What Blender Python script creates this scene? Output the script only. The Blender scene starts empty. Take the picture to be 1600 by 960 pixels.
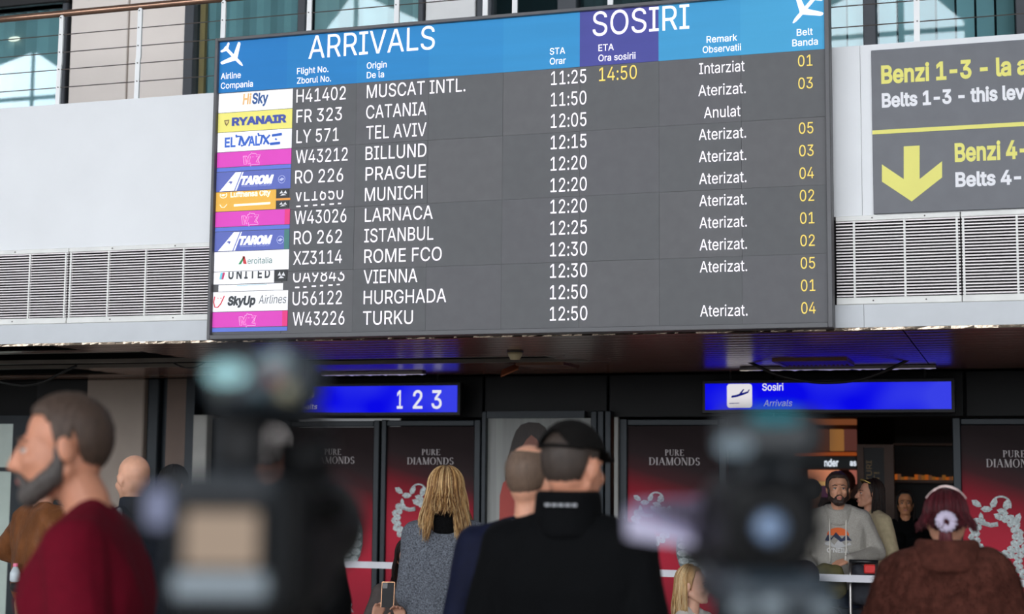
import bpy, bmesh, math, random, time
import numpy as np
from mathutils import Vector, Matrix, noise
from mathutils.bvhtree import BVHTree
R = math.radians
random.seed(7)
SC = bpy.context.scene
COL = SC.collection

# ------------------------------------------------------------------ camera
# world frame: X runs along the hall's board wall, Y goes away from the photographer, Z is up
CAM = Vector((0.0, 0.0, 1.7))
CR = Vector((0.95256992, 0.30420378, 0.00840221))
CU = Vector((0.02389301, -0.10228502, 0.99446815))
CF = Vector((-0.30338039, 0.94709970, 0.10470197))
FPX = 2444.0
cam_d = bpy.data.cameras.new('camera')
cam = bpy.data.objects.new('camera', cam_d)
COL.objects.link(cam)
cam.matrix_world = Matrix(((CR.x, CU.x, -CF.x, CAM.x), (CR.y, CU.y, -CF.y, CAM.y), (CR.z, CU.z, -CF.z, CAM.z), (0, 0, 0, 1)))
cam_d.sensor_width = 36.0
cam_d.lens = FPX / 1600 * 36
cam_d.clip_start = 0.05
cam_d.dof.use_dof = True
cam_d.dof.focus_distance = 9.7
cam_d.dof.aperture_fstop = 1.9
SC.camera = cam

def at(px, py, Y):
    d = CF * FPX + CR * (px - 800) - CU * (py - 480)
    return CAM + d * (Y / d.y)
def ppm(p):
    return FPX / ((Vector(p) - CAM).dot(CF))

# ------------------------------------------------------------------ world, exposure
W = bpy.data.worlds.new('world'); SC.world = W
W.use_nodes = True
W.node_tree.nodes['Background'].inputs[0].default_value = (0.90, 0.95, 1.0, 1)
W.node_tree.nodes['Background'].inputs[1].default_value = 0.2
SC.view_settings.view_transform = 'Standard'
SC.view_settings.look = 'None'
SC.view_settings.exposure = 0.0
SC.view_settings.gamma = 1.0
SC.view_settings.use_curve_mapping = False
WINDOW_LIGHT = 6.2          # daylight behind the glazed hall front

# ------------------------------------------------------------------ materials
def lin(c):
    out = []
    for v in c[:3]:
        v /= 255.0
        out.append(v / 12.92 if v <= 0.04045 else ((v + 0.055) / 1.055) ** 2.4)
    return (*out, 1.0)
MATS = {}
def pm(name, col, rough=0.6, metal=0.0, var=0.08, scale=6.0, emit=0.0, ecol=None, bump=0.0, bscale=40.0, spec=0.5, stretch=None, sss=0.0):
    """procedural principled material: base colour broken up by object-space noise"""
    if name in MATS: return MATS[name]
    m = bpy.data.materials.new(name); m.use_nodes = True
    nt = m.node_tree; b = nt.nodes['Principled BSDF']
    c = lin(col)
    tc = nt.nodes.new('ShaderNodeTexCoord')
    mp = nt.nodes.new('ShaderNodeMapping'); nt.links.new(tc.outputs['Object'], mp.inputs[0])
    if stretch: mp.inputs['Scale'].default_value = stretch
    nz = nt.nodes.new('ShaderNodeTexNoise'); nz.inputs['Scale'].default_value = scale; nz.inputs['Detail'].default_value = 5
    nt.links.new(mp.outputs[0], nz.inputs['Vector'])
    rp = nt.nodes.new('ShaderNodeValToRGB')
    rp.color_ramp.elements[0].position = 0.3; rp.color_ramp.elements[1].position = 0.7
    rp.color_ramp.elements[0].color = tuple(max(0, x * (1 - var)) for x in c[:3]) + (1,)
    rp.color_ramp.elements[1].color = tuple(min(1, x * (1 + var)) for x in c[:3]) + (1,)
    nt.links.new(nz.outputs['Fac'], rp.inputs[0])
    nt.links.new(rp.outputs[0], b.inputs['Base Color'])
    b.inputs['Roughness'].default_value = rough
    b.inputs['Metallic'].default_value = metal
    b.inputs['Specular IOR Level'].default_value = spec
    if sss:
        b.inputs['Subsurface Weight'].default_value = sss
        b.inputs['Subsurface Radius'].default_value = (0.02, 0.008, 0.004)
    if emit:
        b.inputs['Emission Color'].default_value = lin(ecol or col)
        b.inputs['Emission Strength'].default_value = emit
    if bump:
        n2 = nt.nodes.new('ShaderNodeTexNoise'); n2.inputs['Scale'].default_value = bscale; n2.inputs['Detail'].default_value = 6
        nt.links.new(mp.outputs[0], n2.inputs['Vector'])
        bp = nt.nodes.new('ShaderNodeBump'); bp.inputs['Strength'].default_value = bump; bp.inputs['Distance'].default_value = 0.02
        nt.links.new(n2.outputs['Fac'], bp.inputs['Height']); nt.links.new(bp.outputs[0], b.inputs['Normal'])
    MATS[name] = m
    return m
def glass(name, tint, boost=1.0):
    if name in MATS: return MATS[name]
    m = bpy.data.materials.new(name); m.use_nodes = True
    nt = m.node_tree; nt.nodes.clear()
    o = nt.nodes.new('ShaderNodeOutputMaterial'); mx = nt.nodes.new('ShaderNodeMixShader')
    t = nt.nodes.new('ShaderNodeBsdfTransparent'); t.inputs[0].default_value = lin(tint)
    g = nt.nodes.new('ShaderNodeBsdfGlossy'); g.inputs['Roughness'].default_value = 0.0
    g.inputs[0].default_value = (0.92, 0.97, 1, 1)
    f = nt.nodes.new('ShaderNodeFresnel'); f.inputs['IOR'].default_value = 1.5
    mu = nt.nodes.new('ShaderNodeMath'); mu.operation = 'MULTIPLY'; mu.inputs[1].default_value = boost; mu.use_clamp = True
    nt.links.new(f.outputs[0], mu.inputs[0]); nt.links.new(mu.outputs[0], mx.inputs[0])
    nt.links.new(t.outputs[0], mx.inputs[1]); nt.links.new(g.outputs[0], mx.inputs[2]); nt.links.new(mx.outputs[0], o.inputs[0])
    MATS[name] = m
    return m
def emat(name, col, strength):
    if name in MATS: return MATS[name]
    m = bpy.data.materials.new(name); m.use_nodes = True
    nt = m.node_tree; nt.nodes.clear()
    o = nt.nodes.new('ShaderNodeOutputMaterial'); e = nt.nodes.new('ShaderNodeEmission')
    e.inputs[0].default_value = lin(col); e.inputs[1].default_value = strength
    nt.links.new(e.outputs[0], o.inputs[0]); MATS[name] = m
    return m

# ------------------------------------------------------------------ mesh builder
class MB:
    def __init__(s): s.v = []; s.f = []
    def add(s, vs, fs):
        n = len(s.v); s.v += [Vector(v) for v in vs]; s.f += [[i + n for i in f] for f in fs]; return s
    def box(s, x0, x1, y0, y1, z0, z1):
        return s.add([(x0,y0,z0),(x1,y0,z0),(x1,y1,z0),(x0,y1,z0),(x0,y0,z1),(x1,y0,z1),(x1,y1,z1),(x0,y1,z1)],
                     [(0,3,2,1),(4,5,6,7),(0,1,5,4),(1,2,6,5),(2,3,7,6),(3,0,4,7)])
    def obox(s, M, hx, hy, hz):
        vs = [M @ Vector((a*hx, b*hy, c*hz)) for c in (-1,1) for a, b in ((-1,-1),(1,-1),(1,1),(-1,1))]
        return s.add(vs, [(0,3,2,1),(4,5,6,7),(0,1,5,4),(1,2,6,5),(2,3,7,6),(3,0,4,7)])
    def rbox(s, x0, x1, y0, y1, z0, z1, c=0.004):
        """box with chamfered vertical and horizontal front edges"""
        P = []
        for y, k in ((y0, c), (y0 + c, 0), (y1 - c, 0), (y1, c)):
            P.append([(x0+k+c,y,z0+k),(x1-k-c,y,z0+k),(x1-k,y,z0+k+c),(x1-k,y,z1-k-c),(x1-k-c,y,z1-k),(x0+k+c,y,z1-k),(x0+k,y,z1-k-c),(x0+k,y,z0+k+c)])
        vs = [p for q in P for p in q]
        fs = [tuple(range(8)), tuple(range(31, 23, -1))]
        for r in range(3):
            for i in range(8):
                j = (i + 1) % 8
                fs.append((r*8+i, (r+1)*8+i, (r+1)*8+j, r*8+j))
        return s.add(vs, fs)
    def poly(s, pts, y0, y1):
        """extrude an outline given in x,z between two depths"""
        n = len(pts)
        vs = [(x, y0, z) for x, z in pts] + [(x, y1, z) for x, z in pts]
        fs = [tuple(range(n)), tuple(range(2*n-1, n-1, -1))]
        for i in range(n):
            j = (i + 1) % n; fs.append((i, n+i, n+j, j))
        return s.add(vs, fs)
    def tube(s, pts, r, n=8, cap=True):
        pts = [Vector(p) for p in pts]; rs = r if isinstance(r, (list, tuple)) else [r]*len(pts)
        base = len(s.v); up = None
        for i, p in enumerate(pts):
            d = (pts[min(i+1, len(pts)-1)] - pts[max(i-1, 0)]).normalized()
            if up is None:
                up = Vector((0,0,1)) if abs(d.z) < 0.9 else Vector((1,0,0))
            a = d.cross(up).normalized(); up = a.cross(d).normalized()
            for k in range(n):
                t = 2*math.pi*k/n
                s.v.append(p + (a*math.cos(t) + up*math.sin(t)) * rs[i])
        for i in range(len(pts)-1):
            for k in range(n):
                j = (k+1) % n
                s.f.append([base+i*n+k, base+i*n+j, base+(i+1)*n+j, base+(i+1)*n+k])
        if cap:
            s.f.append([base+k for k in range(n)][::-1]); s.f.append([base+(len(pts)-1)*n+k for k in range(n)])
        return s
    def lathe(s, c, prof, n=16, axis=(0,0,1)):
        """profile of (radius, height) pairs turned round an axis through c"""
        q = Vector((0,0,1)).rotation_difference(Vector(axis).normalized()); c = Vector(c); base = len(s.v)
        for r, h in prof:
            for k in range(n):
                t = 2*math.pi*k/n
                s.v.append(c + q @ Vector((r*math.cos(t), r*math.sin(t), h)))
        for i in range(len(prof)-1):
            for k in range(n):
                j = (k+1) % n
                s.f.append([base+i*n+k, base+i*n+j, base+(i+1)*n+j, base+(i+1)*n+k])
        s.f.append([base+k for k in range(n)][::-1]); s.f.append([base+(len(prof)-1)*n+k for k in range(n)])
        return s
    def ell(s, c, r, n=12, m=8, M=None):
        c = Vector(c); vs = []; fs = []
        for i in range(m+1):
            th = math.pi*i/m
            for k in range(n):
                t = 2*math.pi*k/n
                v = Vector((r[0]*math.sin(th)*math.cos(t), r[1]*math.sin(th)*math.sin(t), r[2]*math.cos(th)))
                vs.append(c + ((M @ v) if M else v))
        for i in range(m):
            for k in range(n):
                j = (k+1) % n; fs.append((i*n+k, (i+1)*n+k, (i+1)*n+j, i*n+j))
        return s.add(vs, fs)
    def mesh(s, name, off=None, smooth=False):
        me = bpy.data.meshes.new(name)
        vs = [v - off for v in s.v] if off is not None else s.v
        me.from_pydata([tuple(v) for v in vs], [], s.f); me.validate(); me.update()
        if smooth: me.polygons.foreach_set('use_smooth', [True]*len(me.polygons))
        return me
    def build(s, name, mat, parent=None, smooth=False, off='auto'):
        if off == 'auto': off = base_of(parent)
        return link(name, s.mesh(name, off, smooth), mat, parent)
BASE = {}
def base_of(o):
    while o is not None:
        if o in BASE: return BASE[o]
        o = o.parent
    return None
def link(name, me, mat, parent=None):
    o = bpy.data.objects.new(name, me)
    if mat is not None and not me.materials: me.materials.append(mat)
    COL.objects.link(o); o.parent = parent
    return o
def tag(o, label=None, cat=None, group=None, kind=None):
    if label: o['label'] = label
    if cat: o['category'] = cat
    if group: o['group'] = group
    if kind: o['kind'] = kind
    return o
def thing(name, loc, label=None, cat=None, group=None, kind=None, rz=0.0):
    """an Empty at a thing's base; parts built in world coordinates are shifted by its location"""
    o = bpy.data.objects.new(name, None); COL.objects.link(o); o.empty_display_size = 0.1
    o.location = loc; o.rotation_euler = (0, 0, rz); BASE[o] = Vector(loc)
    return tag(o, label, cat, group, kind)
def struct(name, mb, mat, parent=None, label=None):
    o = mb.build(name, mat, parent)
    if parent is None: tag(o, label, None, None, 'structure')
    return o
# ------------------------------------------------------------------ lettering (flat print, built as thin solid glyphs)
import os
FONT = None
try:                                                   # the plain sans that ships inside Blender
    FONT = bpy.data.fonts.load(os.path.join(bpy.utils.system_resource('DATAFILES'), 'fonts', 'Inter.woff2'))
except Exception:
    FONT = None
STRINGS = ['H', 'H', 'ARRIVALS', 'SOSIRI', 'Airline', 'Compania', 'Flight No.', 'Zborul No.', 'Origin', 'De la', 'STA', 'Orar', 'ETA', 'Ora sosirii', 'Remark', 'Observatii', 'Belt', 'Banda',
    'H41402', 'FR 323', 'LY 571', 'W43212', 'RO 226', 'VL1650', 'W43026', 'RO 262', 'XZ3114', 'UA9843', 'U56122', 'W43226',
    'MUSCAT INTL.', 'CATANIA', 'TEL AVIV', 'BILLUND', 'PRAGUE', 'MUNICH', 'LARNACA', 'ISTANBUL', 'ROME FCO', 'VIENNA', 'HURGHADA', 'TURKU',
    '11:25', '11:50', '12:05', '12:15', '12:20', '12:25', '12:30', '12:50', '14:50', 'Intarziat', 'Aterizat.', 'Anulat', '01', '02', '03', '04', '05',
    'Hi', 'Sky', 'RYANAIR', 'EL', 'AL', 'TAROM', 'ROMANIAN AIR TRANSPORT', 'Lufthansa City', 'eroitalia', 'U N I T E D', 'SkyUp', 'Airlines',
    'Benzi 1-3 - la a', 'Belts 1-3 - this level', 'Benzi 4-6', 'Belts 4-6', '1', '2', '3', 'Benzi bagaje', 'Baggage belts', 'Sosiri', 'Arrivals', 'nder', 'as', 'TURI', 'EST!', "O'NEILL"]
def _outlines(strings):
    """contours of many strings from one evaluation: one string per text line"""
    cu = bpy.data.curves.new('t', 'FONT'); cu.body = '\n'.join(strings); cu.size = 1.0; cu.space_line = 3.0; cu.resolution_u = 4
    if FONT: cu.font = FONT
    o = bpy.data.objects.new('t', cu); COL.objects.link(o)
    cc = o.to_curve(bpy.context.evaluated_depsgraph_get())
    polys = []
    for sp in cc.splines:
        pts = []
        if sp.type == 'BEZIER':
            B = sp.bezier_points; n = len(B)
            for i in range(n):
                p, q = B[i], B[(i+1) % n]; p0, p1, p2, p3 = p.co, p.handle_right, q.handle_left, q.co
                straight = (p1-p0).cross(p3-p0).length < 1e-5 and (p2-p0).cross(p3-p0).length < 1e-5
                for k in range(1 if straight else 4):
                    t = k / 4; u = 1 - t
                    pts.append(p0*u**3 + p1*3*u*u*t + p2*3*u*t*t + p3*t**3)
        else: pts = [Vector(p.co[:3]) for p in sp.points]
        cl = []
        for p in pts:
            if not cl or (p - cl[-1]).length > 1e-4: cl.append(p.copy())
        if len(cl) > 2 and (cl[0]-cl[-1]).length < 1e-4: cl.pop()
        if len(cl) > 2: polys.append(cl)
    o.to_curve_clear(); bpy.data.objects.remove(o); bpy.data.curves.remove(cu)
    return polys
OUTL = {}
def _load(strings):
    P = _outlines(['H', 'H'] + strings)
    lo = [min(p.y for p in q) for q in P]
    ys = sorted(set(round(v, 3) for v in lo[:2]), reverse=True)
    step = abs(lo[1] - lo[0])
    for s in strings: OUTL.setdefault(s, [])
    done = {}
    for q in P:
        yc = sum(p.y for p in q) / len(q)
        i = int(round((lo[0] + .35 - yc) / step))
        if i < 2: continue
        s = strings[i-2]
        if done.setdefault(s, i) != i: continue
        off = lo[0] - i*step
        OUTL[s].append([Vector((p.x, p.y - off, 0)) for p in q])
def glyph_mesh(s, bold=0.0, shear=0.0, space=1.0):
    """flat glyphs: constrained triangulation of all contours, filled by the non-zero winding rule"""
    if s not in OUTL: _load([s])
    polys = [[p.copy() for p in q] for q in OUTL[s]]
    me = bpy.data.meshes.new('t')
    if not polys: return me
    area = lambda P: sum(P[i].x*P[(i+1) % len(P)].y - P[(i+1) % len(P)].x*P[i].y for i in range(len(P))) / 2
    sg0 = 1 if area(max(polys, key=lambda P: abs(area(P)))) > 0 else -1
    if bold:
        np_ = []
        for P in polys:
            Q = []
            for i in range(len(P)):
                a, b, c = P[i-1], P[i], P[(i+1) % len(P)]
                n1 = Vector(((b-a).y, -(b-a).x, 0)).normalized(); n2 = Vector(((c-b).y, -(c-b).x, 0)).normalized()
                Q.append(b + (n1 + n2) * (bold * sg0 / max(.6, 1 + n1.dot(n2))))
            np_.append(Q)
        polys = np_
    if shear:
        for P in polys:
            for p in P: p.x += shear * p.y
    from mathutils.geometry import delaunay_2d_cdt
    # contours whose x ranges overlap are triangulated together (one letter at a time)
    items = sorted(((min(p.x for p in P), max(p.x for p in P), P) for P in polys), key=lambda t: t[0])
    groups = []; hi = -1e9
    for a, b, P in items:
        if a > hi - 1e-4: groups.append([])
        groups[-1].append(P); hi = max(hi, b)
    vs = []; fs = []
    for G in groups:
        v2 = []; ed = []
        for P in G:
            n = len(v2); v2 += [Vector((p.x, p.y)) for p in P]; ed += [(n+i, n+(i+1) % len(P)) for i in range(len(P))]
        ov, oe, of, *_ = delaunay_2d_cdt(v2, ed, [], 0, 1e-5)
        n = len(vs); vs += [(v.x, v.y, 0) for v in ov]
        for f in of:
            c = sum((ov[k] for k in f), Vector((0, 0))) / len(f); wn = 0
            for P in G:
                for i in range(len(P)):
                    a, b = P[i-1], P[i]
                    if (a.y <= c.y) != (b.y <= c.y):
                        x = a.x + (c.y - a.y) * (b.x - a.x) / (b.y - a.y)
                        if x > c.x: wn += 1 if b.y > a.y else -1
            if wn * sg0 > 0: fs.append([n + k for k in f])
    me.from_pydata(vs, [], fs); me.update()
    bm = bmesh.new(); bm.from_mesh(me)
    bmesh.ops.delete(bm, geom=[v for v in bm.verts if not v.link_faces], context='VERTS'); bm.to_mesh(me); bm.free()
    return me
_load(list(dict.fromkeys(STRINGS)))
_h = glyph_mesh('H'); CAPH = max(v.co.y for v in _h.vertices); bpy.data.meshes.remove(_h)
def lettering(s, px0, py, px1, cap, Y, mat, parent, bold=0.0, shear=0.0, name='lettering', cut=None, space=1.0, fit='x', align='l'):
    """px0,py = left end of the base line in the photo; px1 = right end; cap = capital height in metres; cut=(zlo,zhi) relative to base line"""
    me = glyph_mesh(s, bold, shear, space)
    if not me.vertices: return None
    P0 = at(px0, py, Y); X1 = at(px1, py, Y).x
    xs = [v.co.x for v in me.vertices]; a, b = min(xs), max(xs)
    kz = cap / CAPH; kx = (X1 - P0.x) / (b - a)
    off = base_of(parent) or Vector()
    for v in me.vertices:
        v.co = Vector((P0.x + (v.co.x - a) * kx, Y, P0.z + v.co.y * kz)) - off
    if cut:
        bm = bmesh.new(); bm.from_mesh(me)
        for z, nz in ((cut[1], 1), (cut[0], -1)):
            bmesh.ops.bisect_plane(bm, geom=bm.verts[:]+bm.edges[:]+bm.faces[:], plane_co=Vector((0, 0, P0.z + z - off.z)), plane_no=Vector((0, 0, nz)), clear_outer=True)
        bm.to_mesh(me); bm.free()
    me.name = name
    return link(name, me, mat, parent)
# serif capitals for the jewellery posters: thick and thin strokes with serifs, unit cap height
def serif(s):
    mb = MB(); x = 0.0; T = 0.16; t = 0.05
    def st(x0, z0, x1, z1, w): 
        mb.poly([(x0 - w/2, z0), (x0 + w/2, z0), (x1 + w/2, z1), (x1 - w/2, z1)], -0.004, 0)
    def hb(x0, x1, z, h): mb.poly([(x0, z), (x1, z), (x1, z + h), (x0, z + h)], -0.004, 0)
    def sf(xc, z, w=0.26): hb(xc - w/2, xc + w/2, z, t)
    def arc(cx, cz, rx, rz, a0, a1, wmax, wmin=0.05, n=14):
        o = []; i = []
        for k in range(n + 1):
            a = R(a0 + (a1 - a0) * k / n); w = wmin + (wmax - wmin) * abs(math.cos(a))
            o.append((cx + rx * math.cos(a), cz + rz * math.sin(a))); i.append((cx + (rx - w) * math.cos(a), cz + (rz - min(w, t*1.2)) * math.sin(a)))
        for k in range(n):
            mb.poly([o[k], o[k+1], i[k+1], i[k]], -0.004, 0)
    for ch in s:
        if ch == 'I': st(x+.15,0,x+.15,1,T); sf(x+.15,0); sf(x+.15,1-t); w = .3
        elif ch == 'P': st(x+.15,0,x+.15,1,T); sf(x+.15,0); hb(x+.02,x+.3,1-t,t); arc(x+.26,.74,.3,.26,-90,90,.15); hb(x+.2,x+.28,.48,t); w = .62
        elif ch == 'R': st(x+.15,0,x+.15,1,T); sf(x+.15,0); hb(x+.02,x+.3,1-t,t); arc(x+.26,.75,.29,.25,-90,90,.15); hb(x+.2,x+.28,.5,t); st(x+.62,0,x+.36,.5,T); sf(x+.64,0,.2); w = .75
        elif ch == 'D': st(x+.15,0,x+.15,1,T); hb(x+.02,x+.36,1-t,t); hb(x+.02,x+.36,0,t); arc(x+.32,.5,.44,.5,-90,90,.16); w = .8
        elif ch == 'E': st(x+.15,0,x+.15,1,T); hb(x+.02,x+.6,1-t,t); hb(x+.02,x+.62,0,t); hb(x+.2,x+.48,.5,t); st(x+.61,0,x+.61,.2,t); st(x+.59,.82,x+.59,1,t); w = .68
        elif ch == 'U': st(x+.15,.25,x+.15,1,T); sf(x+.15,1-t); st(x+.62,.25,x+.62,1,t); sf(x+.62,1-t,.22); arc(x+.37,.27,.285,.27,180,360,.1); w = .78
        elif ch == 'A': st(x+.08,0,x+.4,1,t); st(x+.7,0,x+.4,1,T); sf(x+.08,0,.2); sf(x+.7,0,.28); hb(x+.2,x+.56,.33,t); w = .84
        elif ch == 'M': st(x+.12,0,x+.12,1,t); st(x+.46,0,x+.14,1,T); st(x+.46,0,x+.78,1,t); st(x+.8,0,x+.8,1,T); sf(x+.12,0,.2); sf(x+.8,0); sf(x+.1,1-t,.2); sf(x+.8,1-t,.22); w = .95
        elif ch == 'N': st(x+.12,0,x+.12,1,t); st(x+.66,0,x+.16,1,T); st(x+.7,0,x+.7,1,t); sf(x+.12,0,.2); sf(x+.1,1-t,.2); sf(x+.7,1-t,.2); w = .82
        elif ch == 'O': arc(x+.42,.5,.4,.52,0,360,.15,n=26); w = .84
        elif ch == 'S': arc(x+.3,.74,.24,.27,20,270,.12); arc(x+.3,.26,.26,.27,-160,90,.14); w = .6
        else: w = .4
        x += w + .06
    return mb, x - .06
def serif_text(s, px0, py, px1, Y, mat, parent, cap):
    mb, w = serif(s); P0 = at(px0, py, Y); X1 = at(px1, py, Y).x; k = (X1 - P0.x) / w
    for v in mb.v: v.x = P0.x + v.x * k; v.z = P0.z + v.z * cap; v.y = Y + v.y * 0.5
    return mb.build('lettering', mat, parent)

# ------------------------------------------------------------------ common materials
white_wall = pm('white_parapet_paint', (222, 224, 226), 0.35, var=0.03, scale=2.0, bump=0.02, bscale=8)
white_metal = pm('white_powder_coat', (235, 236, 236), 0.4, var=0.02)
dark_alu = pm('dark_blue_grey_aluminium', (26, 34, 40), 0.4, 0.3, var=0.08)
black_metal = pm('black_metal', (16, 17, 19), 0.4, 0.3, var=0.1)
steel = pm('brushed_steel', (150, 148, 145), 0.3, 0.9, var=0.06, stretch=(1, 12, 12))
black_plastic = pm('black_plastic', (18, 19, 21), 0.42, var=0.12)
beige_panel = pm('beige_wall_panel', (226, 216, 208), 0.5, var=0.04, scale=1.5)
frame_grey = pm('board_frame_grey', (84, 84, 87), 0.45, var=0.05)

# ================================================================== SETTING
Z_SOF = 2.54; YP = 9.12; YD = 13.1
struct('floor', MB().box(-30, 20, -11, 26, -0.1, 0), pm('polished_stone_floor', (172, 166, 158), 0.25, var=0.1, scale=1.2))
# parapet of the balcony: skin panels with butt joints
wl = thing('wall_parapet', (-3, YP, Z_SOF), kind='structure')
XS = [-16, -12.2, -8.4, -4.6, -0.8, 3.0, 6.8]
for i in range(6):
    MB().box(XS[i]+.001, XS[i+1]-.001, YP, YP+.16, 3.187, 4.195).build('panel', white_wall, wl)
    MB().box(XS[i]+.001, XS[i+1]-.001, YP-.004, YP+.16, Z_SOF, 2.672).build('panel', pm('grey_lower_band', (196, 200, 204), 0.4, var=0.03), wl)
MB().box(-16, 7, YP+.12, YP+.16, 2.66, 3.2).build('backing', pm('grille_backing_grey', (44, 42, 44), 0.8), wl)
# slab and dark void above the soffit
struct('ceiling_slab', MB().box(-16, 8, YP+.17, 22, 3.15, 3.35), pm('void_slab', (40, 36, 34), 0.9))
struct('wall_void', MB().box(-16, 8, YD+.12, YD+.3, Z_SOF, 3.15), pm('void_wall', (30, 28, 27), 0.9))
struct('floor_balcony', MB().box(-16, 8, YP+.16, 11.9, 4.02, 4.1), pm('balcony_floor_grey', (150, 148, 146), 0.5))

# soffit: long curved metal slats, with slats missing where the void shows
soff = thing('ceiling', (-3, 11.1, Z_SOF), kind='structure')
slat_mat = pm('brown_gloss_slat', (128, 90, 72), 0.25, 0.2, spec=0.7, var=0.15, scale=3, stretch=(0.3, 6, 1))
SLW = 0.198
def slat(x0, x1, y0):
    mb = MB(); n = 6; vs = []
    for x in (x0, x1):
        for k in range(n + 1):
            t = k / n; vs.append((x, y0 + .006 + (SLW - .012) * t, Z_SOF + 0.004 - 0.004 * math.sin(math.pi * t)))
    fs = [(k, k+1, n+2+k, n+1+k) for k in range(n)]
    mb.add(vs, fs)
    mb.build('slat', slat_mat, soff, smooth=True)
nsl = int((YD - (YP + .03)) / SLW)
for i in range(nsl):
    y = YP + .03 + i * SLW
    spans = [(-14.0, -7.25), (-7.25, -0.6), (-0.6, 5.5)]
    if 1 <= i <= 2: spans = [(-14, -7.6), (-6.35, -0.6), (-0.6, 5.5)]
    if 4 <= i <= 8: spans = [(-14, -9.6), (-6.0, -0.6), (-0.6, 5.5)]
    if 9 <= i <= 11: spans = [(-14, -9.9), (-3.25, -0.6), (-0.6, 5.5)] if i < 11 else [(-14, -9.9), (-0.6, 5.5), (-3.05, -0.6)]
    if 12 <= i <= 15: spans = [(-14, -8.9), (-7.6, -0.6), (-0.6, 5.5)]
    for a, b in spans: slat(a + .004, b - .004, y)
# carrier bars seen in the gaps
for y, x0, x1 in ((YP+.03+9*SLW, -10, -3.1), (YP+.03+12*SLW-.03, -10, -2.9), (YP+.03+4*SLW, -10, -6), (YP+.03+17*SLW, -10, -6)):
    MB().box(x0, x1, y-.02, y+.02, Z_SOF+.0, Z_SOF+.03).build('carrier_bar', pm('carrier_grey', (120, 112, 104), 0.4, 0.4), soff)
# crinkled bright metal lip under the parapet
lip = MB(); n = 300
for i in range(n):
    xa = -14 + i * 19 / n; xb = xa + 19 / n; q = [random.uniform(-.004, .004) for _ in range(4)]
    lip.add([(xa, YP-.006+q[0], Z_SOF-.017), (xb, YP-.006+q[1], Z_SOF-.017), (xb, YP-.004+q[2], Z_SOF-.001), (xa, YP-.004+q[3], Z_SOF-.001)], [(0, 1, 2), (0, 2, 3)])
tag(lip.build('trim_1', pm('bright_foil_lip', (176, 160, 142), 0.18, 0.9, bump=0.5, bscale=22)), kind='structure')

# wall above and beside the doors
head_mat = pm('black_header_panel', (6, 8, 9), 0.5, 0.0, spec=0.3, var=0.15)
hw = thing('wall_doors', (-3, YD, 0), kind='structure')
for x0, x1 in ((-6.4, -4.45), (-4.44, -3.32), (-3.31, -1.9), (-1.89, -0.37), (-0.36, 3.0)):
    MB().rbox(x0+.004, x1-.004, YD-.02, YD+.1, 2.17, Z_SOF-.002, .006).build('header_panel', head_mat, hw)
MB().box(-12, -6.41, YD+.02, YD+.1, 2.2, Z_SOF-.002).build('header_panel', head_mat, hw)
MB().box(-12, 3.0, YD+.101, YD+.119, 2.17, Z_SOF+.3).build('header_backing', head_mat, hw)
pil = pm('grey_beige_pillar', (164, 150, 138), 0.55, var=0.06, scale=3)
xa = at(134, 650, 12.9).x; xb = at(224, 650, 12.9).x
struct('wall_pillar', MB().rbox(xa, xb, 12.9, 13.5, 0, Z_SOF, .012), pil)
xc = at(256, 650, 12.95).x
struct('wall_dark_column', MB().rbox(xb+.01, xc-.06, 12.95, 13.3, 0, Z_SOF, .01).box(xc-.055, xc-.002, 13.02, 13.3, 0, Z_SOF), dark_alu)
xd = at(291, 650, 13.0).x
struct('wall_brown_panel', MB().box(xc, xd, 13.0, 13.3, 0, Z_SOF), pm('brown_panel', (112, 92, 80), 0.5, var=0.06))
xe = at(306, 650, 13.0).x; xf = at(328, 650, 13.0).x
struct('wall_dark_jamb', MB().box(xd+.004, xe-.004, 12.98, 13.3, 0, Z_SOF).box(xf+.004, at(446,650,13).x, 13.05, 13.3, 0, 2.17), dark_alu)
struct('wall_pale_strip', MB().rbox(xe, xf, 12.95, 13.2, 0, 2.2, .008), pm('pale_strip', (176, 176, 170), 0.5))
# glazed door at the far left
d1 = thing('door_1', (at(0, 700, 13).x - .6, 13.0, 0), kind='structure')
x1 = at(26, 700, 13).x
MB().box(x1-1.6, x1-.05, 13.04, 13.06, .05, 2.12).build('pane', pm('frosted_green_glass', (176, 190, 182), 0.2, var=0.05, emit=0.12), d1)
MB().box(x1-.05, x1+.16, 13.0, 13.12, 0, 2.2).box(x1-1.6, x1-.05, 13.0, 13.1, 2.12, 2.2).box(x1-1.6, x1-.05, 13.02, 13.08, 1.66, 1.70).build('frame', dark_alu, d1)
struct('wall_dark_recess', MB().box(x1+.17, xa-.01, 13.05, 13.3, 0, Z_SOF), pm('dark_recess', (22, 24, 25), 0.6))

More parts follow.
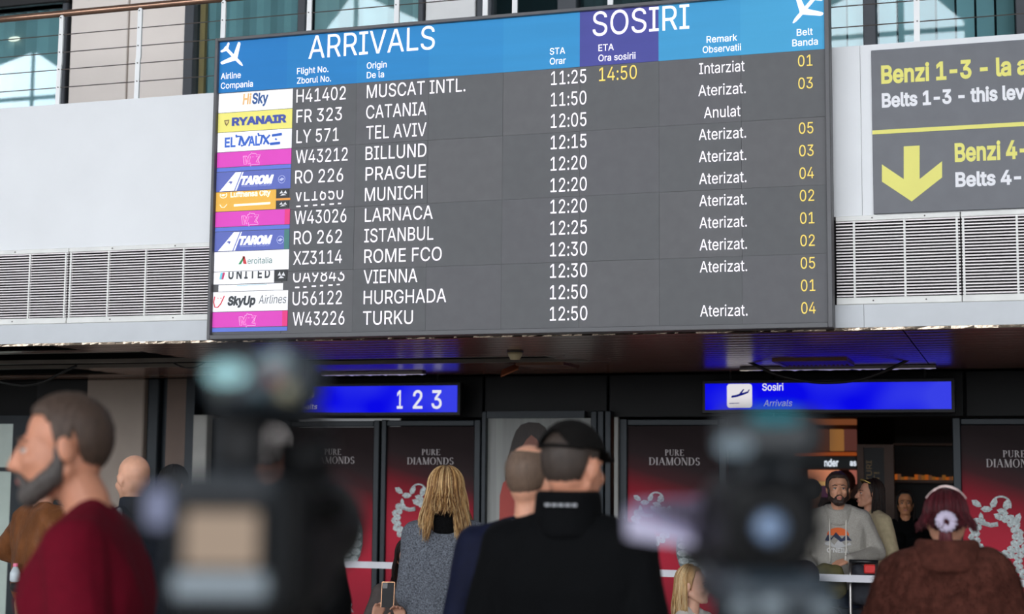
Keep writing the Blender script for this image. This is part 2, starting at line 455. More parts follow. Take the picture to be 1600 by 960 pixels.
# ------------------------------------------------------------------ jewellery poster doors
def poster_mat():
    if 'poster_print' in MATS: return MATS['poster_print']
    m = bpy.data.materials.new('poster_print'); m.use_nodes = True
    nt = m.node_tree; b = nt.nodes['Principled BSDF']
    tc = nt.nodes.new('ShaderNodeTexCoord'); mp = nt.nodes.new('ShaderNodeMapping'); nt.links.new(tc.outputs['Generated'], mp.inputs[0])
    sx = nt.nodes.new('ShaderNodeSeparateXYZ'); nt.links.new(mp.outputs[0], sx.inputs[0])
    # printed artwork: black cherry at the head of the sheet, crimson glow at left middle
    a1 = nt.nodes.new('ShaderNodeMath'); a1.operation = 'MULTIPLY'; a1.inputs[1].default_value = -0.14; nt.links.new(sx.outputs['X'], a1.inputs[0])
    a2 = nt.nodes.new('ShaderNodeMath'); a2.operation = 'ADD'; nt.links.new(sx.outputs['Z'], a2.inputs[0])
    a3 = nt.nodes.new('ShaderNodeMath'); a3.operation = 'MULTIPLY'; a3.inputs[1].default_value = 0.12; nt.links.new(sx.outputs['X'], a3.inputs[0])
    nt.links.new(a3.outputs[0], a2.inputs[1])
    rp = nt.nodes.new('ShaderNodeValToRGB'); e = rp.color_ramp.elements
    e[0].position = 0.0; e[0].color = lin((128, 26, 46)); e[1].position = 1.0; e[1].color = lin((34, 20, 22))
    for p, c in ((0.50, (190, 40, 62)), (0.62, (182, 40, 60)), (0.74, (150, 26, 44)), (0.83, (74, 34, 38)), (0.90, (48, 34, 36))):
        k = e.new(p); k.color = lin(c)
    nt.links.new(a2.outputs[0], rp.inputs[0]); nt.links.new(rp.outputs[0], b.inputs['Base Color'])
    b.inputs['Roughness'].default_value = 0.6; b.inputs['Specular IOR Level'].default_value = 0.2
    MATS['poster_print'] = m
    return m
silver_txt = pm('poster_silver_ink', (200, 192, 192), 0.5)
gem_mat = pm('printed_diamond_grey', (196, 206, 206), 0.35, var=0.35, scale=60)
gem_dark = pm('printed_diamond_shadow', (110, 124, 124), 0.4, var=0.3, scale=60)
def gem(mb, x, z, rx, rz, Y, rot=0.0, n=8, d=.006):
    """faceted stone: rim, table"""
    c, s_ = math.cos(rot), math.sin(rot); ring = []; tab = []
    for k in range(n):
        t = 2*math.pi*k/n; a, b = rx*math.cos(t), rz*math.sin(t)
        ring.append((x + a*c - b*s_, Y, z + a*s_ + b*c)); tab.append((x + .55*(a*c - b*s_), Y - d, z + .55*(a*s_ + b*c)))
    vs = ring + tab
    mb.add(vs, [(k, (k+1) % n, n+(k+1) % n, n+k) for k in range(n)] + [tuple(range(n, 2*n))])
def leaf(mb, x, z, L, w, rot, Y):
    c, s_ = math.cos(rot), math.sin(rot)
    pts = [(-L/2, 0), (-L*.2, w/2), (L*.2, w*.45), (L/2, 0), (L*.2, -w*.45), (-L*.2, -w/2)]
    vs = [(x + a*c - b*s_, Y, z + a*s_ + b*c) for a, b in pts] + [(x, Y - .008, z)]
    mb.add(vs, [(i, (i+1) % 6, 6) for i in range(6)])
def bracelet(parent, px0, py0, px1, py1, Y):
    A = at(px0, py1, Y); B = at(px1, py0, Y); w = B.x - A.x; h = B.z - A.z
    mb = MB(); dk = MB(); cx = (A.x + B.x)/2
    prof = [(cx + w*.5*f*sx_, A.z + h*t) for sx_ in (1,) for t, f in ((0,.62),(.15,.85),(.4,1),(.7,.98),(.9,.82),(1,.55))] + [(cx - w*.5*f, A.z + h*t) for t, f in ((1,.55),(.9,.82),(.7,.98),(.4,1),(.15,.85),(0,.62))]
    dk.poly(prof, Y - .003, Y)
    for i, t in enumerate((.07, .24, .42, .60, .78, .93)):
        f = .72 + .28*math.sin(math.pi*min(1, t*1.1)); rz = h*.085
        for sx_ in (-1, 1): gem(mb, cx + sx_*w*.31*f, A.z + h*t, w*.17*f, rz, Y - .004)
    for i in range(9): gem(mb, cx, A.z + h*(.06 + .11*i), w*.15, h*.05 if i % 2 else h*.035, Y - .005, n=8)
    p = dk.build('bracelet_print', gem_dark, parent); mb.build('gem_print', gem_mat, p)
def wreath(parent, px, py, rpx, Y, part=False):
    C0 = at(px, py, Y); k = 1 / ppm(C0); mb = MB()
    r = rpx * k
    for i in range(15):
        a = R(60 - i * 20.5); x = C0.x + r*.78*math.cos(a); z = C0.z + r*.8*math.sin(a)
        gem(mb, x, z, r*.15, r*.15, Y - .004, n=7)
        for d in (-1, 1):
            leaf(mb, x + r*.2*math.cos(a + d*.5), z + r*.2*math.sin(a + d*.5), r*.42, r*.2, a + d*.7, Y - .003)
    for dx, dz, rot in ((-.75, 1.35, -.6), (-.35, 1.12, .0), (-.05, 1.38, 1.1), (.3, 1.02, -.3), (.45, 1.3, 1.4), (.15, .8, -.5), (.9, .75, 1.2)):
        leaf(mb, C0.x + dx*r, C0.z + dz*r, r*.5, r*.26, rot, Y - .004)
    mb.tube([(C0.x + r*(.25 + .38*math.cos(R(a))), Y - .004, C0.z + r*(1.3 + .36*math.sin(R(a)))) for a in range(-20, 181, 20)], r*.05, 5)
    mb.tube([(C0.x - r*.55, Y - .004, C0.z + r*.55), (C0.x - r*.2, Y - .004, C0.z + r*.45), (C0.x + r*.1, Y - .004, C0.z + r*.5)], r*.1, 5)
    mb.build('wreath_print', gem_mat, parent)
def poster_door(n, fx0, fx1, px0, px1, pyt, txt):
    Y = YD - .1
    X0, X1 = at(fx0, 720, Y).x, at(fx1, 720, Y).x; P0, P1 = at(px0, 720, Y).x, at(px1, 720, Y).x
    zt = at(px0, pyt, Y).z
    d = thing('door_%d' % n, ((X0+X1)/2, Y, 0), kind='structure')
    MB().rbox(X0, P0, Y-.03, Y+.06, 0, zt+.06, .006).rbox(P1, X1, Y-.03, Y+.06, 0, zt+.06, .006).build('stile', dark_alu, d)
    MB().rbox(P0+.001, P1-.001, Y-.025, Y+.05, zt+.004, zt+.055, .006).box(P0+.001, P1-.001, Y-.02, Y+.05, 0, .12).build('rail', dark_alu, d)
    po = MB().box(P0, P1, Y, Y+.02, .12, zt).build('poster', poster_mat(), d)
    Yt = Y - .003
    for s, a, b, py, cap in txt: serif_text(s, a, py, b, Yt, silver_txt, po, cap)
    return po, Yt
p2, Yt = poster_door(2, 446, 594, 456, 585, 668, [('PURE', 506, 533, 711, .052), ('DIAMONDS', 484, 554, 724.5, .062), ('OR', 524, 553, 956, .085)])
bracelet(p2, 517, 809, 567, 878, Yt)
mb = MB()
for i, (a, b, rot) in enumerate(((503, 832, .5), (509, 822, .9), (514, 806, 1.3), (507, 842, .3), (515, 832, .2), (513, 793, 1.5))):
    c = at(a, b, Yt); leaf(mb, c.x, c.z, .13, .04, rot, Yt - .002)
mb.build('branch_print', gem_mat, p2)
p3, _ = poster_door(3, 597, 752, 605, 742, 667, [('PURE', 659, 688, 711.5, .052), ('DIAMONDS', 636, 709, 726, .062)])
wreath(p3, 646, 812, 33, Yt)
p4, _ = poster_door(4, 968, 1137, 981, 1124, 666, [('PURE', 1039, 1069, 712.5, .052), ('DIAMONDS', 1014, 1094, 727, .064)])
bracelet(p4, 1057, 828, 1112, 892, Yt); wreath(p4, 1018, 820, 30, Yt)
p5, _ = poster_door(5, 1489, 1664, 1502, 1652, 665, [('PURE', 1567, 1603, 715, .054), ('DIAMONDS', 1541, 1626, 730.5, .066)])
wreath(p5, 1556, 838, 37, Yt); wreath(p5, 1618, 880, 30, Yt)
# window between the doors with a portrait advertisement
wn = thing('window_1', (at(840, 720, 13).x, 13.0, 0), kind='structure')
X0, X1 = at(753, 720, 13).x, at(967, 720, 13).x; zt = at(800, 654, 13).z
MB().rbox(X0+.004, X0+.045, 12.97, 13.08, 0, zt+.06, .005).build('frame', dark_alu, wn)
MB().box(X0+.046, X1-.3, 12.98, 13.06, zt, zt+.06).build('frame', dark_alu, wn)
xs = at(922, 720, 13).x
for k in range(3): MB().rbox(xs + .012 + k*.062, xs + .066 + k*.062, 12.97 - .01*(k == 1), 13.08, 0, zt+.06, .006).build('mullion', dark_alu, wn)
xg = at(960.5, 720, 12.95).x
MB().rbox(xg, xg + .036, 12.92, 12.965, .9, at(962, 652, 12.95).z, .004).build('edge_strip', pm('grey_edge_strip', (150, 150, 146), 0.5), wn)
po = MB().box(X0+.046, xs+.01, 13.02, 13.04, .1, zt).build('poster', pm('poster_grey_drapery', (150, 152, 148), 0.5, var=0.16, scale=5, stretch=(3, 1, .15)), wn)
def outline(pts, Y): return [(at(a, b, Y).x, at(a, b, Y).z) for a, b in pts]
MB().poly(outline([(789,778),(790,745),(794,715),(800,690),(806,674),(814,664),(826,660),(842,661),(852,668),(858,680),(861,700),(866,730),(868,780)], 13.015), 13.014, 13.019).build('hair_print', pm('poster_brown_hair', (44, 32, 26), 0.5, var=0.3, scale=20, stretch=(6, 1, .5)), po)
MB().poly(outline([(815,700),(822,688),(830,680),(838,686),(845,697),(850,715),(848,735),(838,750),(826,748),(816,728)], 13.01), 13.009, 13.013).build('face_print', pm('poster_skin', (150, 96, 80), 0.5), po)
MB().poly(outline([(781,775),(786,755),(794,748),(806,754),(818,770),(822,830),(780,830)], 13.008), 13.007, 13.012).build('dress_print', pm('poster_red_dress', (176, 56, 44), 0.5), po)

# ------------------------------------------------------------------ shop hall seen through the open doorway
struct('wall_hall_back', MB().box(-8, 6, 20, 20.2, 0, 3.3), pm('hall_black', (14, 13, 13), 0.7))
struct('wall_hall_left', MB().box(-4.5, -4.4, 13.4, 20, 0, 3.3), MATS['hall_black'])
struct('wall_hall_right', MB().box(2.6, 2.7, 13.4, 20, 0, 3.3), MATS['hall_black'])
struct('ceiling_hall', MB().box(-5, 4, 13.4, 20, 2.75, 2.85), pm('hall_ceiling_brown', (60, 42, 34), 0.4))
def rect(px0, py0, px1, py1, Y): 
    A = at(px0, py1, Y); B = at(px1, py0, Y); return A.x, B.x, A.z, B.z
sh = thing('shop_front', (at(1290, 720, 17).x, 17, 0), 'amber lit shop front with shelves beyond the open doorway', 'shop front')
a, b, c, d = rect(1180, 640, 1337, 780, 17.0)
MB().box(a, b, 17.1, 17.2, 0, d).build('back_panel', pm('shop_brown_back', (74, 44, 32), 0.5), sh)
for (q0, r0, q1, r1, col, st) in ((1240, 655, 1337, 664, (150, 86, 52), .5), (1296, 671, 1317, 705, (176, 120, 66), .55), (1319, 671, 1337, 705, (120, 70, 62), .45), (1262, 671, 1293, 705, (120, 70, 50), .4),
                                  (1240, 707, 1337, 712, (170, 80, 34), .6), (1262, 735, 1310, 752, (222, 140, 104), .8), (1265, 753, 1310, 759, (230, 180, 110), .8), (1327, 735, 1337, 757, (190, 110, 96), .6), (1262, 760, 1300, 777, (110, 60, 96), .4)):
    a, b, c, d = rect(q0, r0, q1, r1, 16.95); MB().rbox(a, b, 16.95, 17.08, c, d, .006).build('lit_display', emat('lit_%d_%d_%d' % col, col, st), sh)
a, b, c, d = rect(1240, 714, 1337, 732, 16.9)
MB().box(a, b, 16.92, 17.05, c, d).build('fascia', pm('shop_fascia', (20, 34, 38), 0.4), sh)
wtxt = emat('shop_white_letters', (236, 244, 255), 1.0)
lettering('nder', 1288, 729, 1310, .075, 16.9, wtxt, sh, bold=.02); lettering('as', 1328, 728, 1338, .06, 16.9, wtxt, sh, bold=.02)
st = thing('display_stand', (at(1367, 800, 15.5).x, 15.5, 0), 'brown framed black display stand with vertical gold lettering', 'display stand')
a, b, c, d = rect(1339, 695, 1396, 700, 15.5)
e_ = at(1349, 700, 15.5).x; f_ = at(1381, 700, 15.5).x
br = pm('stand_brown_wood', (92, 62, 44), 0.5, var=0.15)
MB().box(a, e_, 15.5, 15.6, 0, d).box(f_, b, 15.5, 15.6, 0, d).build('side_frame', br, st)
MB().box(e_+.001, f_-.001, 15.5, 15.6, c, d).box(e_+.001, f_-.001, 15.5, 15.6, 0, .1).build('cross_frame', br, st)
MB().box(e_, f_, 15.54, 15.58, .1, c).build('panel', pm('stand_black', (14, 12, 12), 0.5), st)
for s, pxx, py0, py1 in (('TURI', 1359, 720, 753), ('EST!', 1371, 738, 776)):
    me = glyph_mesh(s, .01); P = at(pxx, py1, 15.53); zt_ = at(pxx, py0, 15.53).z; xs_ = [v.co.x for v in me.vertices]; k = (zt_ - P.z) / (max(xs_) - min(xs_))
    for v in me.vertices: v.co = Vector((P.x - v.co.y*.05/CAPH + .02, 15.53, P.z + (v.co.x - min(xs_))*k)) - BASE[st]
    link('lettering', me, pm('stand_gold', (150, 116, 52), 0.4), st)
rk = thing('shelf_rack', (at(1445, 760, 16.5).x, 16.5, 0), 'dark shop rack with a glowing orange shelf edge', 'shelf')
a, b, c, d = rect(1397, 746, 1489, 750, 16.5)
MB().box(a, b+.6, 16.7, 16.75, 0, 2.3).build('back_panel', pm('rack_black', (16, 14, 13), 0.6), rk)
MB().box(a, b+.6, 16.5, 16.7, c-.03, c).build('shelf', br, rk)
for i in range(26):
    x = a + (b + .3 - a) * i / 26; hh = random.uniform(.025, .06)
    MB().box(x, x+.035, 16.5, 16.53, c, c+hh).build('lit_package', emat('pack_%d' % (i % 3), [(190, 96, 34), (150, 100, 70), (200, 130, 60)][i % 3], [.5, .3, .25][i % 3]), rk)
MB().box(a, b+.6, 16.45, 16.7, 2.0, 2.02).box(a, b+.6, 16.45, 16.7, .7, .73).build('shelf', br, rk)
for i in range(16):
    x = a + .05 + i*.085
    MB().lathe((x, 16.58, .73), [(.03, 0), (.03, .16), (.012, .22), (.012, .28)], 8).build('bottle', pm('rack_bottle', (60, 52, 48), 0.2), rk)
struct('trim_2', MB().box(-4.4, 2.6, 15.0, 15.04, 2.60, 2.62), emat('hall_light_strip', (230, 150, 90), 0.9))
struct('trim_3', MB().box(-4.4, 2.6, 17.9, 17.94, 2.66, 2.68), emat('hall_light_strip2', (230, 150, 90), 0.9))

# ------------------------------------------------------------------ hall glazing behind the photographer (the daylight)
gl = thing('window_2', (-7, -10.2, 0), kind='structure')
sky = emat('daylight_pane', (242, 246, 252), WINDOW_LIGHT)
mull = pm('facade_mullion', (70, 74, 78), 0.5)
xg = [-26 + 2.5*i for i in range(17)]
for i in range(16):
    for z0, z1 in ((2.5, 3.6), (3.7, 6.1), (6.2, 8.9)):
        MB().box(xg[i]+.06, xg[i+1]-.06, -10.2, -10.16, z0, z1).build('pane', sky, gl)
def gable(xl, xm, xr, zt_, zs, zb=9.0):
    zm = 10.72
    for x0, x1, h0, h1 in ((xl, xm-.07, zs, zt_), (xm+.07, xr, zt_, zs)):
        MB().poly([(x0, zb), (x1, zb), (x1, zm-.06), (x0, zm-.06)], -10.2, -10.16).build('pane', sky, gl)
        MB().poly([(x0, zm+.06), (x1, zm+.06), (x1, h1), (x0, h0)], -10.2, -10.16).build('pane', sky, gl)
gable(-24.6, -22.75, -21.9, 11.85, 11.35)
gable(-15.0, -14.15, -12.2, 12.6, 11.65)
gable(-4.6, -2.0, -0.75, 12.0, 10.85)
gable(2.5, 4.0, 6.0, 12.0, 11.0)
MB().box(-26, 14, -10.5, -10.3, 0, 14).build('frame', mull, gl)

# ================================================================== BALCONY
bw = thing('wall_balcony', (-3, 11.0, 4.1), kind='structure')
def bpanel(x0, x1, mat=beige_panel, y=11.0): MB().rbox(x0+.008, x1-.008, y, y+.1, 4.1, 7.4, .006).build('panel', mat, bw)
XB = lambda px, py=30: at(px, py, 11.0).x
bpanel(XB(110), -6.86); bpanel(-6.86, XB(290, 60))
bpanel(XB(663), XB(744), pm('pale_grey_panel', (222, 222, 221), 0.5, var=0.03))
roomwall = pm('room_teal_grey', (36, 56, 62), 0.6)
MB().box(-16, 8, 12.4, 12.5, 4.1, 7.4).build('room_wall', roomwall, bw)
MB().box(-16, 8, 11.0, 12.4, 7.4, 7.5).build('room_ceiling', pm('room_ceiling', (90, 92, 94), 0.7), bw)
teal_glass = glass('teal_tinted_glass', (226, 240, 241), 1.5)
blind = pm('teal_blind_fabric', (184, 204, 207), 0.7, var=0.08, scale=4, stretch=(8, 8, .3))
blind_pale = pm('grey_blind_fabric', (206, 214, 213), 0.7, var=0.06, scale=4, stretch=(8, 8, .3))
BLC = {'teal_blind_fabric': (184, 204, 207), 'grey_blind_fabric': (206, 214, 213), 'charcoal_blind': (84, 88, 90)}
frame_dk = pm('window_frame_anthracite', (56, 60, 66), 0.45, 0.2)
wno = [2]
def balcony_window(x0, x1, fl, fr, top=7.3, blind_w=.085, bmat=blind, depth=11.12, gm=None, tilt=.25):
    wno[0] += 1
    w = thing('window_%d' % wno[0], ((x0+x1)/2, 11.0, 4.1), kind='structure')
    mb = MB()
    if fl: mb.rbox(x0-fl, x0, 10.97, 11.1, 4.1, top+.12, .006)
    if fr: mb.rbox(x1, x1+fr, 10.97, 11.1, 4.1, top+.12, .006)
    if fl or fr: mb.build('frame', frame_dk, w)
    MB().rbox(x0, x1, 10.975, 11.095, top, top+.12, .006).build('head_frame', frame_dk, w)
    MB().box(x0, x1, 11.03, 11.036, 4.1, top).build('pane', gm or teal_glass, w)
    if bmat:
        n = max(1, int((x1 - x0) / blind_w))
        for i in range(n):
            xc_ = x0 + (i + .5) * (x1 - x0) / n; hw_ = (x1 - x0) / n * .44
            MB().add([(xc_-hw_, depth - tilt*.06, 4.1), (xc_+hw_, depth + tilt*.06, 4.1), (xc_+hw_, depth + tilt*.06, top), (xc_-hw_, depth - tilt*.06, top)], [(0,1,2,3)]).build('blind_slat', pm(bmat.name + '_shade%d' % (i*3 % 4), [tuple(int(c*f) for c in BLC[bmat.name]) for f in (1, .9, .82, .95)][i*3 % 4], .7, var=.06, scale=4), w)
    return w
w = balcony_window(-9.6, XB(100), .1, .05, top=5.56, blind_w=.11)
bpanel(-11.5, -9.75)
MB().rbox(-9.7, XB(109), 10.93, 11.1, 5.56, 5.75, .01).build('lintel', black_metal, bw)
w = balcony_window(XB(306), XB(467), XB(306)-XB(291), .07, blind_w=.06)
MB().box(XB(307), XB(315), 11.06, 11.1, 4.1, 7.2).build('curtain', pm('orange_curtain_edge', (232, 168, 112), 0.8), w)
w = balcony_window(XB(482), XB(655), 0, .045, blind_w=.1, bmat=blind_pale)
w = balcony_window(XB(770), XB(872), .12, .15, bmat=None)
w = balcony_window(XB(906), -1.62, 0, .06, blind_w=.07, bmat=pm('charcoal_blind', (84, 88, 90), 0.7))
w = balcony_window(-1.56, XB(1349), 0, .09, blind_w=.12, bmat=blind_pale)
w = balcony_window(XB(1370), XB(1587), 0, .1, blind_w=.12, bmat=blind)
bpanel(XB(1587)+.11, 1.6); bpanel(1.6, 3.2)

# railing
rl = thing('balcony_railing', (-3, 9.2, 4.195), 'steel balcony railing with white flat posts and thin cables above the white parapet', 'railing')
MB().tube([(-9.5, 9.2, 4.862), (-3.05, 9.2, 4.862)], .024, 12).build('handrail', pm('brown_steel_tube', (150, 118, 100), 0.22, 0.8, var=0.1), rl, smooth=True)
MB().tube([(-3.0, 9.2, 4.862), (3.0, 9.2, 4.862)], .024, 12).build('handrail', MATS['brown_steel_tube'], rl, smooth=True)
PX = [-8.74, -8.12, -7.5, -6.875, -6.252, -5.631, -4.992, -4.359, -3.739, -3.134, -2.937, -2.316, -1.70, -1.085, -.475, .14, .76]
bolt_mat = pm('bolt_dark', (90, 88, 86), 0.4, 0.7)
for x in PX:
    mb = MB(); mb.poly([(x-.021, 4.2), (x+.013, 4.2), (x+.016, 4.48), (x+.02, 4.49), (x+.02, 4.825), (x+.012, 4.838), (x-.002, 4.838), (x-.012, 4.825), (x-.015, 4.49), (x-.018, 4.48)], 9.16, 9.175)
    p = mb.build('post', white_metal, rl)
    for z in (4.82, 4.70, 4.574, 4.452, 4.325):
        MB().lathe((x, 9.16, z), [(.0045, 0), (.0045, .006)], 6, (0, -1, 0)).build('bolt', bolt_mat, p)
for z in (4.70, 4.574, 4.452, 4.325):
    for a_, b_ in ((-9.5, -3.134), (-2.937, 3.0)):
        MB().tube([(a_, 9.168, z), (b_, 9.168, z)], .0035, 6).build('cable', pm('cable_steel', (120, 112, 108), 0.35, 0.8), rl)
# warm ceiling lamp in the left room (seen through the blinds)
lp = at(22, 61, 11.09)
lm = MB().lathe((lp.x, lp.y, lp.z), [(.001, -.012), (.05, -.01), (.062, 0), (.05, .01), (.001, .012)], 14, (0, 1, 0)).build('room_lamp', emat('warm_lamp', (255, 244, 226), 2.0), None, off=None)
for v in lm.data.vertices: v.co.z = lp.z + (v.co.z - lp.z)*.36
tag(lm, 'small glowing oval lamp behind the left balcony window', 'lamp')

# ------------------------------------------------------------------ ventilation grilles in the parapet
def grille(x0, x1, bars, label):
    g = thing('ventilation_grille', ((x0+x1)/2, YP, 2.672), label, 'grille', 'ventilation grilles in the white parapet')
    fr = pm('grille_frame_white', (226, 226, 222), 0.4)
    for z0, z1 in ((3.157, 3.187), (2.672, 2.712)):
        f = MB().rbox(x0+.002, x1-.002, YP-.012, YP+.03, z0, z1, .003).build('frame_rail', fr, g)
        for t in (.3, .72):
            MB().lathe((x0 + (x1-x0)*t, YP-.012, (z0+z1)/2), [(.005, 0), (.005, .004)], 6, (0, -1, 0)).build('screw', bolt_mat, f)
    n = 25; sl = pm('grille_slat', (206, 200, 200), 0.35, 0.2, var=0.03)
    m0 = None
    for i in range(n):
        z = 2.722 + i * (3.152 - 2.722) / (n - 1)
        mb = MB().add([(x0+.004, YP-.006, z-.0036), (x1-.004, YP-.006, z-.0036), (x1-.004, YP-.006, z+.0036), (x0+.004, YP-.006, z+.0036), (x0+.004, YP+.012, z+.001), (x1-.004, YP+.012, z+.001), (x1-.004, YP+.012, z+.0075), (x0+.004, YP+.012, z+.0075)],
                 [(0,1,2,3),(5,4,7,6),(3,2,6,7),(1,0,4,5),(0,3,7,4),(2,1,5,6)])
        mb.build('slat', sl, g)
    for bx in bars: MB().box(bx-.006, bx+.006, YP-.009, YP+.01, 2.712, 3.157).build('bar', fr, g)
GX = lambda px, py=430: at(px, py, YP).x
grille(-7.6, GX(107.5), [GX(47), GX(103)], 'white slatted ventilation grille at the far left of the parapet')
grille(GX(107.5), -4.95, [GX(111), GX(170), GX(228), GX(287)], 'white slatted ventilation grille just left of the flight board')
grille(-0.955, GX(1502, 400), [GX(1335, 400), GX(1414, 400), GX(1496, 400)], 'white slatted ventilation grille just right of the flight board')
grille(GX(1502, 400), 1.6, [GX(1506, 400), GX(1590, 400), .44, .8, 1.2], 'white slatted ventilation grille below the arrow sign at the right edge')

# ================================================================== FLIGHT BOARD
BX0, BX1, BZ0, BZ1 = -4.94, -0.96, 2.53, 4.52
YB = 9.0
bd = thing('flight_board', (-2.95, 9.06, BZ0), 'large dark grey arrivals board with blue header hung on the white parapet', 'information board')
MB().rbox(BX0, BX0+.022, YB-.03, YB+.1, BZ0, BZ1, .003).build('frame', frame_grey, bd)
MB().rbox(BX1-.028, BX1, YB-.03, YB+.1, BZ0, BZ1, .003).build('frame', frame_grey, bd)
MB().rbox(BX0+.022, BX1-.028, YB-.03, YB+.1, BZ1-.022, BZ1, .003).build('frame', frame_grey, bd)
MB().rbox(BX0+.022, BX1-.028, YB-.03, YB+.1, BZ0, BZ0+.03, .003).build('frame', frame_grey, bd)
MB().box(BX0+.01, BX1-.01, YB+.03, YB+.09, BZ0+.01, BZ1-.01).build('housing', black_plastic, bd)
sx0, sx1, sz0, sz1, HZ = BX0+.022, BX1-.028, BZ0+.03, BZ1-.022, 4.157
scr = thing('screen', (0, 0, 0)); scr.parent = bd; scr.location = (0, 0, 0); del BASE[scr]
nc, nr = 8, 4
for i in range(nc):
    for j in range(nr):
        xa_, xb_ = sx0 + (sx1-sx0)*i/nc, sx0 + (sx1-sx0)*(i+1)/nc
        za_, zb_ = sz0 + (HZ-sz0)*j/nr, sz0 + (HZ-sz0)*(j+1)/nr
        k = (i*7 + j*5) % 4
        MB().box(xa_+.0006, xb_-.0006, YB + .0006*k, YB+.03, za_+.0006, zb_-.0006).build('led_module', pm('led_face_%d' % k, [(96,97,99),(98,98,101),(95,96,98),(100,100,102)][k], 0.7, var=0.05, scale=14, emit=0.03, ecol=(120,120,124)), scr)
def blue_at(t):
    c = tuple(int(lerp_(p, q, t)) for p, q in zip((14, 108, 172), (56, 144, 188)))
    return pm('led_header_%d' % int(t*100), c, 0.65, var=0.05, scale=3, emit=0.3, ecol=tuple(int(v*1.12) for v in c), stretch=(.4, 1, 5))
lerp_ = lambda p, q, t: p + (q - p)*t
purp = pm('led_header_purple', (62, 64, 138), 0.65, var=0.04, scale=3, emit=0.26, ecol=(72, 76, 160), stretch=(.4, 1, 5))
hx = [sx0] + [sx0 + (at(906, 70, YB).x - sx0)*i/5 for i in range(1, 5)] + [at(906, 70, YB).x, at(1029, 60, YB).x, (at(1029, 60, YB).x + sx1)/2, sx1]
for k in range(len(hx)-1):
    MB().box(hx[k], hx[k+1], YB-.002, YB+.03, HZ, sz1).build('header_panel', purp if k == 5 else blue_at(k/(len(hx)-2)), scr)
LW = pm('led_white', (232, 228, 234), 0.6, emit=0.62, ecol=(250, 244, 252), var=0.02)
LY = pm('led_yellow', (224, 196, 96), 0.6, emit=0.5, ecol=(244, 214, 104), var=0.03)
YT = YB - .005
pit = lambda px, py: at(px, py, YT)
# header lettering
lettering('ARRIVALS', 482, 92, 679, .150, YT, LW, scr)
lettering('SOSIRI', 926, 56.5, 1077, .150, YT, LW, scr)
for s, a_, py, b_, cap in (('Airline', 345, 124, 376, .040), ('Compania', 345, 139, 395, .040), ('Flight No.', 464, 116, 513, .040), ('Zborul No.', 464, 131, 517, .040), ('Origin', 573, 107.5, 604, .040), ('De la', 573, 122.5, 600, .040),
                           ('STA', 859, 85.5, 883, .040), ('Orar', 859, 101, 884, .040), ('ETA', 935, 80, 959, .040), ('Ora sosirii', 935, 96, 993, .040), ('Remark', 1104, 67, 1152, .040), ('Observatii', 1098, 83, 1158, .040), ('Belt', 1245, 56, 1270, .040), ('Banda', 1238, 72.5, 1278, .040)):
    lettering(s, a_, py, b_, cap, YT, LW, scr, bold=.006)
# aeroplane symbols, drawn in a unit square around the wing root
def plane_sym(c, k, ang, parent, mat, Y, flip=1):
    mb = MB(); cs, sn = math.cos(ang), math.sin(ang)
    def T(p): 
        x, z = p[0]*k*flip, p[1]*k
        return (c.x + x*cs - z*sn, c.z + x*sn + z*cs)
    fus = [(-.095, -.95), (-.10, .55), (-.085, .78), (-.04, .95), (0, 1.0), (.04, .95), (.085, .78), (.10, .55), (.095, -.95)]
    mb.poly([T(p) for p in fus], Y - .002, Y)
    for s_ in (-1, 1):
        mb.poly([T((s_*q[0], q[1])) for q in ((.06, .34), (.92, -.22), (.97, -.32), (.93, -.42), (.85, -.42), (.06, -.06))], Y - .002, Y)
        mb.poly([T((s_*q[0], q[1])) for q in ((.05, -.66), (.40, -.86), (.43, -.94), (.38, -1.0), (.05, -.90))], Y - .002, Y)
    mb.build('aeroplane_symbol', mat, parent)
plane_sym(pit(365, 88), .098, R(-135), scr, LW, YT)
plane_sym(pit(1258, 14), .108, R(138), scr, LW, YT)
# row layout
ZT0 = HZ - .006; PITCH = (HZ - .006 - at(334, 520, YB).z) / 12
flights = ['H41402', 'FR 323', 'LY 571', 'W43212', 'RO 226', 'VL1650', 'W43026', 'RO 262', 'XZ3114', 'UA9843', 'U56122', 'W43226']
fend = [(463,540),(463,534),(463,529),(462,543),(461,536),(460,536),(460,541),(459,534),(458,534),(458,538),(457,534),(457,538)]
origin = ['MUSCAT INTL.', 'CATANIA', 'TEL AVIV', 'BILLUND', 'PRAGUE', 'MUNICH', 'LARNACA', 'ISTANBUL', 'ROME FCO', 'VIENNA', 'HURGHADA', 'TURKU']
oend = [(573,727),(572,666),(572,666),(571,666),(571,665),(570,660),(570,676),(569,677),(569,690),(568,652),(568,697),(567,645)]
sta = ['11:25', '11:50', '12:05', '12:15', '12:20', '12:20', '12:20', '12:25', '12:30', '12:30', '12:50', '12:50']
rem = ['Intarziat', 'Aterizat.', 'Anulat', 'Aterizat.', 'Aterizat.', 'Aterizat.', 'Aterizat.', 'Aterizat.', 'Aterizat.', 'Aterizat.', '', 'Aterizat.']
belt = ['01', '03', '', '05', '03', '04', '02', '01', '02', '05', '01', '04']
def lerp(a_, b_, t): return a_ + (b_ - a_) * t
